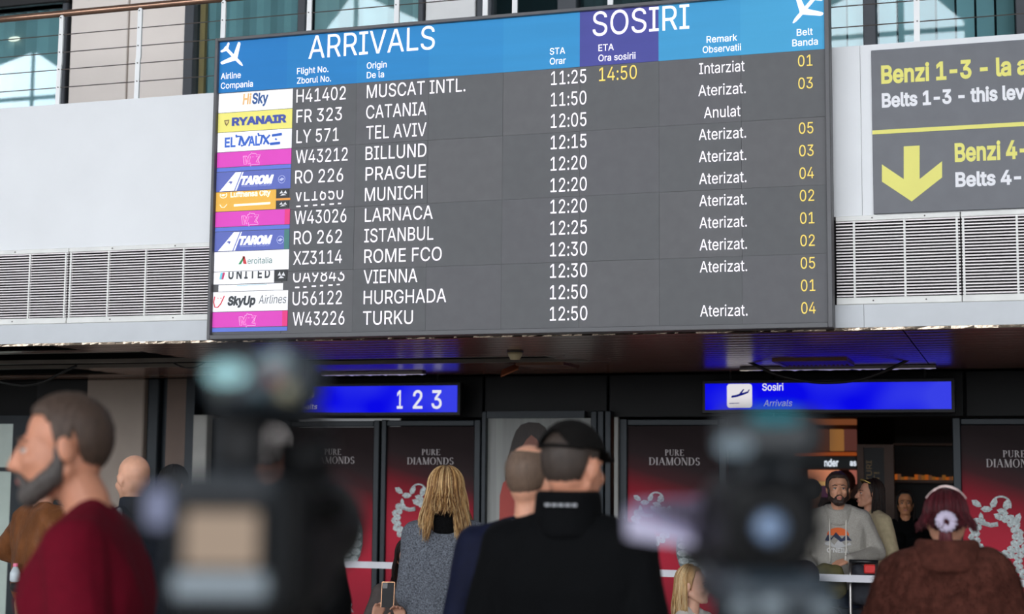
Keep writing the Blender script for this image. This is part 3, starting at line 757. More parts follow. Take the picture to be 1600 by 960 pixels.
for i in range(12):
    t = i / 11
    a_, b_ = fend[i]; py = lerp(160.5, 509, t)
    if flights[i] in ('VL1650', 'UA9843'):
        lettering(flights[i], a_, py - 4, b_, .085, YT, LW, scr, cut=(0, .058))
        for q in range(6):
            P = pit(a_ + 3 + q*13, py + 5 - .9*q)
            MB().box(P.x, P.x + (.03 if q % 2 == 0 else .022), YT-.001, YT, P.z, P.z + .009).build('lettering', LW, scr)
    else:
        lettering(flights[i], a_, py, b_, .085, YT, LW, scr)
    a_, b_ = oend[i]; lettering(origin[i], a_, lerp(153.5, 508, t), b_, .085, YT, LW, scr)
    lettering(sta[i], lerp(861, 859, t), lerp(133, 501.5, t), lerp(916, 917.5, t), .084, YT, LW, scr)
    if rem[i]:
        cx_ = lerp(1128, 1131, t); hw_ = {'Intarziat': 35.5, 'Anulat': 28.5}.get(rem[i], 37)
        lettering(rem[i], cx_ - hw_, lerp(116, 495, t), cx_ + hw_, .066, YT, LW, scr)
    if belt[i]:
        cx_ = lerp(1258, 1263, t); lettering(belt[i], cx_ - 11, lerp(104, 490.5, t), cx_ + 11.5, .066, YT, LY, scr)
lettering('14:50', 936, 127, 995, .084, YT, LY, scr)
# airline tiles
tx0, tx1 = sx0 + .004, at(454, 300, YB).x
YL = YB - .004; YL2 = YB - .0065
def tile(i, col, x0=tx0, x1=tx1, z0=0.0, z1=1.0, em=.5, name='airline_tile'):
    zt_ = ZT0 - PITCH*i; nm = 'tile_%d_%d_%d' % col
    m_ = pm(nm, tuple(int(c*.93) for c in col), 0.6, var=0.03, emit=em, ecol=col)
    return MB().box(x0, x1, YL, YL+.004, zt_ - PITCH*(1-z0) + .003, zt_ - PITCH*(1-z1) - .001).build(name, m_, scr)
def tz(i, f): return ZT0 - PITCH*(i + 1 - f)
def ink(col, em=.25): return pm('ink_%d_%d_%d' % col, col, 0.6, var=0.02, emit=em, ecol=col)
def tl(i, s, f0, f1, zb, cap, col, parent, em=.25, **k):
    """lettering on a tile: fractions of the tile's width and height"""
    me = glyph_mesh(s, k.get('bold', 0), k.get('shear', 0)); xs_ = [v.co.x for v in me.vertices]; w_ = tx1 - tx0
    x0_, x1_ = tx0 + w_*f0, tx0 + w_*f1; kx = (x1_ - x0_) / (max(xs_) - min(xs_)); kz = cap*PITCH/CAPH; off = BASE[bd]
    for v in me.vertices: v.co = Vector((x0_ + (v.co.x - min(xs_))*kx, YL2, tz(i, zb) + v.co.y*kz)) - off
    if 'cut' in k:
        bm = bmesh.new(); bm.from_mesh(me)
        for f_, n_ in ((k['cut'][1], 1), (k['cut'][0], -1)):
            bmesh.ops.bisect_plane(bm, geom=bm.verts[:]+bm.edges[:]+bm.faces[:], plane_co=Vector((0, 0, tz(i, f_) - off.z)), plane_no=Vector((0, 0, n_)), clear_outer=True)
        bm.to_mesh(me); bm.free()
    return link('logo_lettering', me, ink(col, em), parent)
def tp(i, pts, col, parent, em=.25, name='logo_shape', lay=0):
    w_ = tx1 - tx0
    return MB().poly([(tx0 + w_*a_, tz(i, b_)) for a_, b_ in pts], YL2 - .001*lay - .0005, YL2 - .001*lay).build(name, ink(col, em), parent)
def stroke(i, pts, wd, col, parent, em=.3):
    w_ = tx1 - tx0
    return MB().tube([(tx0 + w_*a_, YL2, tz(i, b_)) for a_, b_ in pts], wd, 5).build('logo_shape', ink(col, em), parent)
Wh = (240, 240, 244)
T0 = tile(0, Wh)
tl(0, 'Hi', .33, .45, .38, .50, (226, 180, 120), T0, bold=.03, shear=.1); tl(0, 'Sky', .46, .68, .38, .50, (44, 84, 140), T0, bold=.03, shear=.1)
T1 = tile(1, (222, 214, 112))
tl(1, 'RYANAIR', .19, .93, .34, .36, (58, 76, 160), T1, bold=.045)
tp(1, [(.085,.62),(.155,.64),(.15,.5),(.12,.32),(.10,.42)], (120, 100, 60), T1); tp(1, [(.10,.57),(.145,.59),(.14,.5),(.122,.4)], (214, 196, 120), T1, lay=1)
T2 = tile(2, Wh)
elb = (60, 104, 196)
tl(2, 'EL', .10, .25, .26, .46, elb, T2, bold=.03); stroke(2, [(.255,.76),(.32,.76),(.30,.3)], .008, elb, T2); stroke(2, [(.255,.85),(.258,.74)], .006, elb, T2)
stroke(2, [(.33,.72),(.37,.3),(.33,.28)], .008, elb, T2); stroke(2, [(.44,.74),(.37,.3)], .008, elb, T2)
tl(2, 'AL', .42, .58, .26, .46, elb, T2, bold=.03); stroke(2, [(.555,.86),(.56,.74),(.61,.74),(.59,.3)], .007, elb, T2)
stroke(2, [(.62,.74),(.70,.28)], .008, elb, T2); stroke(2, [(.71,.74),(.65,.5)], .006, elb, T2); stroke(2, [(.63,.28),(.65,.48)], .006, elb, T2)
stroke(2, [(.745,.7),(.87,.74)], .009, elb, T2); stroke(2, [(.72,.28),(.85,.3)], .009, elb, T2); stroke(2, [(.79,.46),(.80,.54)], .007, elb, T2)
def wizz(i):
    T = tile(i, (206, 62, 176), z0=.22)
    tile(i, (88, 110, 196), z1=.22)
    pk = (246, 190, 232)
    P = [(.36,.74),(.375,.32),(.40,.32),(.415,.55),(.43,.32),(.455,.4),(.46,.22),(.475,.3),(.585,.3),(.575,.42),(.56,.46),(.59,.78),(.54,.76),(.53,.84),(.48,.86),(.47,.9),(.455,.8),(.44,.8),(.425,.6),(.405,.74),(.36,.74)]
    stroke(i, P, .0022, pk, T)
    stroke(i, [(.385,.7),(.395,.42),(.42,.7),(.44,.42),(.46,.72)], .002, pk, T); stroke(i, [(.48,.68),(.515,.68),(.48,.42),(.52,.42)], .002, pk, T); stroke(i, [(.53,.68),(.57,.68),(.535,.42),(.575,.4)], .002, pk, T)
    return T
for i in (3, 6, 11): wizz(i)
def tarom(i):
    T = tile(i, (86, 98, 172))
    w_ = (242, 242, 248)
    tp(i, [(.05,.03),(.26,.95),(.34,.95),(.245,.03)], w_, T, .5); tp(i, [(.26,.03),(.355,.95),(.37,.95),(.28,.03)], w_, T, .5)
    tp(i, [(.16,.45),(.19,.52),(.225,.50),(.20,.34),(.19,.44)], (90, 100, 170), T, lay=1)
    tl(i, 'TAROM', .34, .78, .34, .36, w_, T, .5, bold=.06, shear=.3)
    tl(i, 'ROMANIAN AIR TRANSPORT', .35, .75, .2, .09, (170, 178, 226), T)
    stroke(i, [(.885 + .045*math.cos(R(a_)), .48 + .19*math.sin(R(a_))) for a_ in range(0, 361, 30)], .0022, (180, 186, 226), T)
    tp(i, [(.85,.45),(.885,.56),(.92,.5),(.885,.4)], (190, 196, 230), T)
    return T
tarom(4); tarom(7)
tile(7, (64, 116, 112), x0=tx1-.035, x1=tx1, name='faulty_strip').location.y -= .0015; tile(6, (214, 50, 120), x0=tx1-.035, x1=tx1, z0=.22, name='faulty_strip').location.y -= .0015
tile(11, (214, 50, 120), x0=tx1-.035, x1=tx1, z0=.22, name='faulty_strip').location.y -= .0015
gold = (220, 168, 66)
xg_ = tx0 + (tx1-tx0)*.81
T5 = tile(5, gold, x1=xg_)
tl(5, 'Lufthansa City', .20, .74, .72, .26, (250, 240, 214), T5, .5, bold=.03, cut=(.5, .97))
stroke(5, [(.105 + .045*math.cos(R(a_)), .84 + .15*math.sin(R(a_))) for a_ in range(150, 391, 24)], .003, (250, 240, 214), T5); tp(5, [(.07,.84),(.10,.9),(.14,.86),(.10,.78)], (250, 240, 214), T5)
tp(5, [(.25,.24),(.74,.27),(.74,.38),(.25,.35)], (250, 240, 214), T5, .4); stroke(5, [(.06,.36),(.085,.22),(.12,.22),(.155,.36)], .003, (250, 240, 214), T5)
def star_tile(i, z0, z1):
    k = tile(i, (58, 60, 62), x0=xg_+.002, x1=tx1-.01, z0=z0, z1=z1, em=.05, name='alliance_tile')
    m_ = (z0 + z1)/2; h = z1 - z0
    tp(i, [(.86,m_),(.89,m_+h*.35),(.905,m_)], (220,220,222), k); tp(i, [(.91,m_),(.94,m_+h*.32),(.96,m_-.02)], (220,220,222), k); tp(i, [(.87,m_-h*.25),(.905,m_-.01),(.95,m_-h*.22)], (220,220,222), k)
star_tile(5, .56, 1.0); tile(5, (226, 150, 62), x0=xg_, x1=tx1, z0=.42, z1=.55, name='faulty_strip'); star_tile(5, .04, .41)
T8 = tile(8, Wh)
tp(8, [(.33,.34),(.40,.74),(.42,.7),(.365,.34)], (46, 140, 84), T8); tp(8, [(.385,.74),(.415,.74),(.445,.34),(.40,.36)], (196, 52, 60), T8)
tl(8, 'eroitalia', .455, .78, .35, .30, (64, 110, 100), T8)
T9 = tile(9, Wh, x1=xg_, z0=.36)
tl(9, 'U N I T E D', .2, .76, .64, .42, (58, 62, 66), T9, bold=.03, cut=(.6, .98))
tp(9, [(.08,.62),(.095,.96),(.125,.96),(.11,.62)], (110, 200, 220), T9); tp(9, [(.11,.62),(.125,.96),(.155,.96),(.135,.62)], (190, 64, 110), T9)
star_tile(9, .44, 1.0)
T9b = tile(9, (238, 238, 242), x0=tx0 + (tx1-tx0)*.07, x1=tx0 + (tx1-tx0)*.93, z1=.35)
tp(9, [(.32,.27),(.72,.30),(.72,.33),(.32,.3)], (160, 196, 204), T9b)
T10 = tile(10, Wh)
tl(10, 'SkyUp', .20, .575, .34, .40, (56, 60, 64), T10, bold=.045, shear=.18); tl(10, 'Airlines', .615, .985, .36, .42, (90, 94, 98), T10, shear=.2)
stroke(10, [(.025,.78),(.012,.5),(.03,.25),(.07,.24),(.11,.42),(.155,.8)], .004, (214, 70, 82), T10); stroke(10, [(.066,.68),(.072,.7)], .004, (214,70,82), T10); stroke(10, [(.106,.68),(.112,.7)], .004, (214,70,82), T10)

# ================================================================== ARROW SIGN ON THE RIGHT
YS = YP - .02
sg = thing('belt_sign', (0.3, YP-.01, 3.19), 'dark grey sign with yellow arrow and yellow lettering on the white parapet', 'sign')
xs0 = at(1361, 80, YS).x
face = pm('sign_grey_vinyl', (98, 100, 106), 0.45, var=0.06, scale=8)
MB().rbox(xs0, 1.75, YS, YP-.002, 3.192, 4.155, .002).build('panel', face, sg)
YG = YS - .002; yel = pm('sign_yellow', (232, 226, 112), 0.45, var=0.02); swh = pm('sign_white', (236, 236, 240), 0.45, var=0.02)
lettering('Benzi 1-3 - la a', 1377, 130, 1606, .098, YG, yel, sg, bold=.03)
lettering('Belts 1-3 - this level', 1378, 167.5, 1624, .077, YG, swh, sg, bold=.03)
lettering('Benzi 4-6', 1492, 252, 1626, .098, YG, yel, sg, bold=.03)
lettering('Belts 4-6', 1493, 291.5, 1616, .077, YG, swh, sg, bold=.03)
l0 = at(1366, 207, YG).z
MB().box(xs0, 1.75, YG-.001, YG, l0-.012, l0+.012).build('stripe', yel, sg)
MB().poly(outline([(1412,229),(1437,227.5),(1437,280),(1472,252),(1472,277.5),(1424.5,315),(1378,284),(1378,257),(1412,280)], YG), YG-.001, YG).build('arrow', yel, sg)

# ================================================================== LIT SIGNS OVER THE DOORS
def blue_sign(name, label, px0, px1, pyt, pyb, Y):
    A = at(px0, pyb, Y); B = at(px1, pyt, Y)
    t = thing(name, ((A.x+B.x)/2, Y, A.z - .03), label, 'sign')
    MB().rbox(A.x-.03, B.x+.03, Y+.004, Y+.09, A.z-.03, B.z+.03, .006).build('case', black_metal, t)
    m = bpy.data.materials.get('sign_blue_face')
    if not m:
        m = emat('sign_blue_face', (18, 20, 240), 0.95)
        nt = m.node_tree; e = [n for n in nt.nodes if n.type == 'EMISSION'][0]
        tc = nt.nodes.new('ShaderNodeTexCoord'); nz = nt.nodes.new('ShaderNodeTexNoise'); nz.inputs['Scale'].default_value = 1.6; nz.inputs['Detail'].default_value = 1
        nt.links.new(tc.outputs['Object'], nz.inputs['Vector'])
        rp = nt.nodes.new('ShaderNodeValToRGB'); rp.color_ramp.elements[0].position = .4; rp.color_ramp.elements[1].position = .66
        rp.color_ramp.elements[0].color = lin((10, 10, 236)); rp.color_ramp.elements[1].color = lin((58, 66, 236))
        nt.links.new(nz.outputs['Fac'], rp.inputs[0]); nt.links.new(rp.outputs[0], e.inputs[0])
    f = MB().box(A.x, B.x, Y-.004, Y+.003, A.z, B.z).build('lit_face', m, t)
    for x in (A.x + .2, B.x - .2): MB().tube([(x, Y+.05, B.z+.03), (x, Y+.05, Z_SOF+.02)], .008, 6).build('hanger', black_metal, t)
    return t, f
SWt = emat('sign_lit_white', (240, 240, 250), 0.92)
SYs = 12.8
t, f = blue_sign('belt_number_sign', 'lit blue sign reading 1 2 3 left of the doorway', 394, 714.5, 602.5, 645.5, SYs)
YY = SYs - .006
for s, a_, b_ in (('1', 620, 629), ('2', 645, 660), ('3', 674, 690)): lettering(s, a_, 638.5, b_, .155, YY, SWt, f, bold=.012)
lettering('Benzi bagaje', 423, 621, 490, .052, YY, SWt, f); lettering('Baggage belts', 422, 640, 495, .048, YY, SWt, f, shear=.2)
t, f = blue_sign('arrivals_sign', 'lit blue sign with white aeroplane icon above the open doorway', 1102, 1486, 596.5, 641, SYs)
a_, b_, c_, d_ = rect(1136, 600, 1175, 638, SYs - .006)
ic = MB().rbox(a_, b_, SYs-.008, SYs-.004, c_, d_, .022)
ic = MB(); pts = []
for cx_, cz_, a0 in ((b_-.025, d_-.025, 0), (a_+.025, d_-.025, 90), (a_+.025, c_+.025, 180), (b_-.025, c_+.025, 270)):
    for k in range(6): q = R(a0 + 18*k); pts.append((cx_ + .025*math.cos(q), cz_ + .025*math.sin(q)))
ic = ic.poly(pts, SYs-.007, SYs-.004).build('icon', emat('icon_white', (240, 236, 240), .88), f)
nb = emat('icon_blue', (20, 30, 160), .5)
MB().poly(outline([(1142,621),(1144,618.5),(1150,617.5),(1156,615.5),(1168,612),(1170,613.5),(1164,616.5),(1152,620.5),(1144,622)], SYs-.008), SYs-.009, SYs-.0075).build('icon_aeroplane', nb, ic)
MB().poly(outline([(1155,615.5),(1161,608.5),(1163,608.5),(1159,614.8)], SYs-.008), SYs-.009, SYs-.0075).build('icon_aeroplane', nb, ic)
MB().poly(outline([(1167,613),(1170,609),(1171.5,609),(1169.5,613)], SYs-.008), SYs-.009, SYs-.0075).build('icon_aeroplane', nb, ic)
MB().poly(outline([(1139.5,631.5),(1155,631),(1155,630),(1139.5,630.5)], SYs-.008), SYs-.009, SYs-.0075).build('icon_runway', nb, ic)
lettering('Sosiri', 1191, 610.5, 1224, .056, YY, SWt, f, bold=.012); lettering('Arrivals', 1193, 635.5, 1238, .052, YY, emat('sign_lit_white_dim', (210, 210, 240), .6), f, shear=.22)

# ------------------------------------------------------------------ things on the soffit
def sof(px, py): 
    d = CF * FPX + CR * (px - 800) - CU * (py - 480); return CAM + d * ((Z_SOF - CAM.z) / d.z)
p = sof(805, 549)
sd = thing('smoke_detector', (p.x, p.y, Z_SOF - .07), 'cream smoke detector under the brown slatted soffit', 'detector')
MB().lathe((p.x, p.y, Z_SOF), [(.056, .012), (.06, 0), (.058, -.01)], 18).build('base', pm('detector_base', (60, 54, 48), 0.5), sd)
MB().lathe((p.x, p.y, Z_SOF), [(.054, -.01), (.05, -.03), (.036, -.052), (.034, -.06), (.001, -.062)], 18).build('head', pm('detector_cream', (206, 190, 150), 0.5), sd, smooth=True)
p = at(797, 575, 11.6)
fl = MB()
fl.obox(Matrix.Translation(Vector((p.x, 11.6, 2.49))) @ Matrix.Rotation(R(-22), 4, 'Y') @ Matrix.Rotation(R(30), 4, 'X'), .075, .06, .006)
tag(fl.build('loose_flap', pm('flap_orange_brown', (150, 84, 50), 0.5)), 'orange-brown loose ceiling flap hanging beside the smoke detector', 'flap')
def vent(px0, px1, y0, y1, label, dark):
    a_, b_ = sof(px0, 575).x, sof(px1, 575).x
    v = thing('ceiling_vent', ((a_+b_)/2, (y0+y1)/2, Z_SOF - .02), label, 'vent')
    fr = pm('vent_frame', (120, 84, 66), 0.4, 0.3)
    MB().box(a_, b_, y0, y0+.03, Z_SOF-.02, Z_SOF+.002).box(a_, b_, y1-.03, y1, Z_SOF-.02, Z_SOF+.002).box(a_, a_+.03, y0+.03, y1-.03, Z_SOF-.02, Z_SOF+.002).box(b_-.03, b_, y0+.03, y1-.03, Z_SOF-.02, Z_SOF+.002).build('frame', fr, v)
    n = 14
    for i in range(n):
        x = a_ + .04 + (b_ - a_ - .08)*i/n
        MB().add([(x, y0+.03, Z_SOF-.018), (x, y1-.03, Z_SOF-.018), (x+.03, y1-.03, Z_SOF-.001), (x+.03, y0+.03, Z_SOF-.001)], [(0,1,2,3)]).build('vane', fr, v)
vent(840, 915, 11.55, 12.0, 'slotted brown ceiling vent right of the smoke detector', 0)
vent(1235, 1345, 11.5, 12.1, 'slotted ceiling vent above the lit arrivals sign', 0)
def strip_light(px0, px1, py, label, Ys):
    A = at(px0, py, Ys); B = at(px1, py, Ys)
    t = thing('strip_light', ((A.x+B.x)/2, Ys, Z_SOF-.03), label, 'light fixture')
    MB().rbox(A.x, B.x, Ys, Ys+.09, Z_SOF-.028, Z_SOF+.0, .004).build('tray', pm('fixture_grey', (120, 116, 122), 0.35, 0.5), t)
    mb = MB(); n = 60
    for i in range(n):
        x0_, x1_ = A.x + (B.x-A.x)*i/n, A.x + (B.x-A.x)*(i+1)/n
        mb.add([(x0_, Ys-.004, Z_SOF-.03), (x1_, Ys-.004, Z_SOF-.03), (x1_, Ys+.08, Z_SOF-.03 + .01*noise.noise(Vector((i*1.9, 0, 0)))), (x0_, Ys+.08, Z_SOF-.03 + .01*noise.noise(Vector((i*1.9-1.9, 0, 0))))], [(0,1,2,3)])
    mb.build('reflector', pm('reflector_foil_glow', (225, 215, 190), 0.2, 0.8, emit=0.35, bump=0.5, bscale=25), t)  # bright glints on the foil put in as emission; the foil is no lamp
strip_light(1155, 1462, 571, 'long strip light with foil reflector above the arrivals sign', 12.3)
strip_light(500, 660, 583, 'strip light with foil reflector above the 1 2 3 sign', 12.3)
def cable(pts, r, label):
    mb = MB(); P = [Vector(q) for q in pts]; out = []
    for i in range(len(P)-1):
        p0, p1, p2, p3 = P[max(i-1,0)], P[i], P[i+1], P[min(i+2,len(P)-1)]
        for k in range(6):
            t = k/6; out.append(.5*((2*p1) + (p2-p0)*t + (2*p0-5*p1+4*p2-p3)*t*t + (3*p1-p0-3*p2+p3)*t**3))
    out.append(P[-1]); o = mb.tube(out, r, 8).build('cable', pm('black_cable', (14, 13, 13), 0.5), None, smooth=True, off=None)
    return tag(o, label, 'cable')
cable([at(x, y, 11.9) for x, y in ((1146,553),(1175,568),(1215,586),(1260,596),(1300,598),(1345,593),(1390,577),(1425,559),(1440,550))], .012, 'black cable sagging from the soffit in front of the arrivals sign')
cable([at(x, y, 11.2) for x, y in ((-20,590),(8,598),(40,602),(70,596),(95,583),(120,572))], .012, 'black cable drooping from the soffit gap at the far left')
cable([at(x, y, 11.0) for x, y in ((262,562),(285,574),(305,574),(322,566))], .006, 'thin pale cable loop in the soffit gap beside the board')
# ------------------------------------------------------------------ barrier belt
bm_ = pm('belt_white', (226, 226, 232), 0.55, var=0.03)
def stanchion(px, py, px2, label):
    P = at(px, py, 11.6); x = P.x
    t = thing('barrier_post', (x, 11.6, 0), label, 'barrier', 'belt barrier in front of the doors')
    MB().lathe((x, 11.6, 0), [(.17, 0), (.17, .012), (.03, .04)], 20).build('base', black_metal, t)
    MB().lathe((x, 11.6, .03), [(.027, 0), (.027, .87)], 12).build('pole', black_metal, t, smooth=True)
    MB().lathe((x, 11.6, .9), [(.033, 0), (.033, .1), (.02, .115)], 12).build('cap', black_plastic, t)
    if px2:
        x2 = at(px2, py, 11.6).x
        MB().box(x+.03, x2-.03, 11.598, 11.602, .929, .981).build('belt', bm_, t)
stanchion(478, 880, 1205, 'black belt post left of the seated phone user with white belt')
stanchion(1205, 895, 1660, 'black belt post hidden by the right tripod camera with white belt')
stanchion(1660, 905, None, 'black belt post at the far right end of the white belt')
#PEOPLE
# ================================================================== PEOPLE
def V(*a): return Vector(a)
def sphere_pts(c, r, sub=2):
    if sub not in sphere_pts.c:
        bm = bmesh.new(); bmesh.ops.create_icosphere(bm, subdivisions=sub, radius=1.0)
        sphere_pts.c[sub] = ([v.co.copy() for v in bm.verts], [[v.index for v in f.verts] for f in bm.faces]); bm.free()
    vs, fs = sphere_pts.c[sub]
    rr = r if isinstance(r, (tuple, list)) else (r, r, r)
    return [Vector((v.x*rr[0], v.y*rr[1], v.z*rr[2])) + Vector(c) for v in vs], fs
sphere_pts.c = {}
class Blob:
    """closed solids that a voxel remesh melts into one continuous surface"""
    def __init__(s): s.bm = bmesh.new()
    def ell(s, c, r, M=None, sub=3):
        vs, fs = sphere_pts((0, 0, 0), r, sub); c = Vector(c)
        vv = [s.bm.verts.new(c + ((M @ v) if M is not None else v)) for v in vs]
        for f in fs: s.bm.faces.new([vv[i] for i in f])
        return s
    def hull(s, balls):
        vs = []
        for c, r in balls: vs += sphere_pts(c, r, 2)[0]
        vv = [s.bm.verts.new(v) for v in vs]
        ret = bmesh.ops.convex_hull(s.bm, input=vv)
        bmesh.ops.delete(s.bm, geom=[v for v in vv if v.is_valid and not v.link_faces], context='VERTS')
        return s
    def chain(s, pts):
        for i in range(len(pts)-1): s.hull([pts[i], pts[i+1]])
        return s
    def mesh(s, voxel=.01, smooth=4, wrinkle=0.0, freq=7.0, seed=0):
        me = bpy.data.meshes.new('b'); s.bm.to_mesh(me); s.bm.free()
        JOBS[me.name] = (voxel, smooth, wrinkle, freq, seed)
        return me
JOBS = {}
def melt():
    """turn every waiting heap of solids into one smooth skin, all in a single evaluation"""
    todo = [o for o in COL.objects if o.type == 'MESH' and o.data.name in JOBS]
    for o in todo:
        voxel, smooth, *_ = JOBS[o.data.name]
        m = o.modifiers.new('r', 'REMESH'); m.mode = 'VOXEL'; m.voxel_size = voxel; m.use_smooth_shade = True
        if smooth: m2 = o.modifiers.new('s', 'SMOOTH'); m2.factor = .5; m2.iterations = smooth
    dg = bpy.context.evaluated_depsgraph_get()
    for o in todo:
        old = o.data; voxel, smooth, wrinkle, freq, seed = JOBS.pop(old.name)
        out = bpy.data.meshes.new_from_object(o.evaluated_get(dg)); o.modifiers.clear()
        if wrinkle:
            n = len(out.vertices); co = np.empty(n*3, 'f'); no = np.empty(n*3, 'f')
            out.vertices.foreach_get('co', co); out.vertices.foreach_get('normal', no)
            co = co.reshape(-1, 3); no = no.reshape(-1, 3); q = co * freq; q[:, 2] *= .55; q[:, 2] += seed
            am = np.array([noise.noise(v) + .5*noise.noise((v[0]*2.3, v[1]*2.3, v[2]*2.3)) for v in q.tolist()], 'f')
            co += no * (am * wrinkle)[:, None]; out.vertices.foreach_set('co', co.ravel()); out.update()
        out.polygons.foreach_set('use_smooth', [True]*len(out.polygons))
        nm = o.name; o.data = out; out.name = nm; bpy.data.meshes.remove(old)
skin_mats = {}
def skin(col): return pm('skin_%d_%d_%d' % col, col, 0.55, var=0.10, scale=18, bump=0.05, bscale=120, sss=0.08)
def cloth(name, col, rough=.85, var=.12, scale=25, bump=.15, bscale=90, **k): return pm(name, col, rough, var=var, scale=scale, bump=bump, bscale=bscale, spec=.12, **k)
def hair_mat(name, col, var=.35): return pm(name, col, 0.5, var=var, scale=30, stretch=(6, 6, .6), bump=.3, bscale=60, spec=.35)

def head_blob(b, M, fem=False, ears=True, nose=1.0):
    k = .94 if fem else 1.0
    T = lambda x, y, z: M @ Vector((x*k, y*k, z*k))
    R3 = M.to_3x3()
    b.ell(T(0, .018, .03), (.077*k, .096*k, .089*k), R3)
    b.ell(T(0, -.03, -.03), (.066*k, .068*k, .088*k), R3)
    b.ell(T(0, .032, -.022), (.062*k, .066*k, .075*k), R3)
    for s in (-1, 1):
        b.hull([(T(s*.05, .01, -.055), .026*k), (T(s*.02, -.062, -.098), .024*k)])
        b.ell(T(s*.04, -.068, -.028), .024*k, R3, 2)
        if ears:
            b.ell(T(s*.083, .014, -.008), (.011, .023*k, .036*k), R3 @ Matrix.Rotation(R(s*18), 3, 'Z') @ Matrix.Rotation(R(12), 3, 'X'), 2)
        b.ell(T(s*.0125*nose, -.107, -.041), .0095*k, R3, 2)
    b.ell(T(0, -.078, -.104), (.024*k, .02*k, .018*k), R3, 2)
    b.hull([(T(-.036, -.083, .021), .011), (T(.036, -.083, .021), .011)])
    b.chain([(T(0, -.09, .012), .009), (T(0, -.104, -.014), .0105), (T(0, -.118*nose - .0*(1-nose), -.037), .0125)])
    b.ell(T(0, -.094, -.0665), (.025*k, .011, .0065), R3, 2); b.ell(T(0, -.092, -.079), (.022*k, .011, .0075), R3, 2)

def hand_blob(b, wrist, d, nrm, side, curl=.5, k=1.0, spread=.1):
    """wrist, finger direction d, back-of-hand normal, side=+1 thumb towards d x nrm"""
    d = Vector(d).normalized(); nrm = Vector(nrm); nrm = (nrm - d*nrm.dot(d)).normalized(); w = d.cross(nrm).normalized() * side
    W0 = Vector(wrist)
    P = lambda a, s, n=0: W0 + d*a*k + w*s*k + nrm*n*k
    b.hull([(P(.012, .018), .014*k), (P(.012, -.018), .014*k), (P(.085, .032), .0115*k), (P(.08, -.032), .0105*k)])
    for i, (s, L) in enumerate(((.031, .072), (.0105, .08), (-.0105, .074), (-.031, .058))):
        p = P(.085 - .004*abs(i-1), s); a = curl*.5; r = .0092*k
        chain = [(p, r)]
        for seg, f in enumerate((.45, .32, .25)):
            dirv = d*math.cos(a) - nrm*math.sin(a) + w*(s*spread*6)
            p = p + dirv.normalized()*L*f*k; r *= .93; chain.append((p, r)); a += curl*.9
        b.chain(chain)
    t0 = P(.025, .028, -.004); t1 = t0 + (d*.5 + w*.75 - nrm*.35).normalized()*.042*k; t2 = t1 + (d*.8 + w*.25 - nrm*.45).normalized()*.034*k
    b.chain([(t0, .0125*k), (t1, .0105*k), (t2, .009*k)])

def dome(M, lo, hi, th, mat_name_grid=None, c=(0, .018, .03), r=(.077, .096, .089), na=72, ne=18, nz=.0, k=1.0, skip=None, taper=True, seed=0, inner=-.006):
    """shell over the skull: el from lo(az) to hi(az) in degrees, az 0 = face side, 180 = back"""
    mb = MB(); C0 = Vector(c); rows = []
    for lay in (0, 1):
        for j in range(ne+1):
            t = j/ne
            for i in range(na):
                az = 360*i/na; a2 = az if az <= 180 else az-360
                l, h = lo(a2) + (4.5*noise.noise(Vector((az*.23, 7, seed))) if taper else 0), hi(a2); el = l + (h-l)*t
                d = Vector((math.sin(R(az))*math.cos(R(el)), -math.cos(R(az))*math.cos(R(el)), math.sin(R(el))))
                rz_ = r[2] if el >= 0 else .118
                q = 1/math.sqrt((d.x/r[0])**2 + (d.y/r[1])**2 + (d.z/rz_)**2)
                e = th(a2, el) if callable(th) else th
                if taper: e *= min(1, .25 + 5*t)
                if lay: off = inner
                else: off = e + nz*noise.noise(Vector((d.x*14+seed, d.y*14, d.z*9)))
                mb.v.append(M @ ((C0 + d*(q+off))*k))
    N = (ne+1)*na
    for j in range(ne):
        for i in range(na):
            i2 = (i+1) % na
            if skip and skip((360*(i+.5)/na + 180) % 360 - 180, (j+.5)/ne): continue
            mb.f.append([j*na+i, j*na+i2, (j+1)*na+i2, (j+1)*na+i])
            mb.f.append([N+j*na+i2, N+j*na+i, N+(j+1)*na+i, N+(j+1)*na+i2])
    for j in (0, ne):
        for i in range(na):
            i2 = (i+1) % na; mb.f.append([j*na+i, N+j*na+i, N+j*na+i2, j*na+i2])
    return mb
def hl(front=34, side=2, back=-46, burn=-18):
    """hairline elevation by azimuth"""
    def f(a):
        a = abs(a)
        if a < 42: return front
        if a < 62: return front + (side+12-front)*(a-42)/20
        if a < 72: return side+12 + (burn-side-12)*(a-62)/10
        if a < 92: return burn
        if a < 100: return burn + (6-burn)*(a-92)/8
        if a < 112: return 6 + (back*.8-6)*(a-100)/12
        return back*.8 + back*.2*min(1, (a-112)/25)
    return f
TOP = lambda a: 89.0
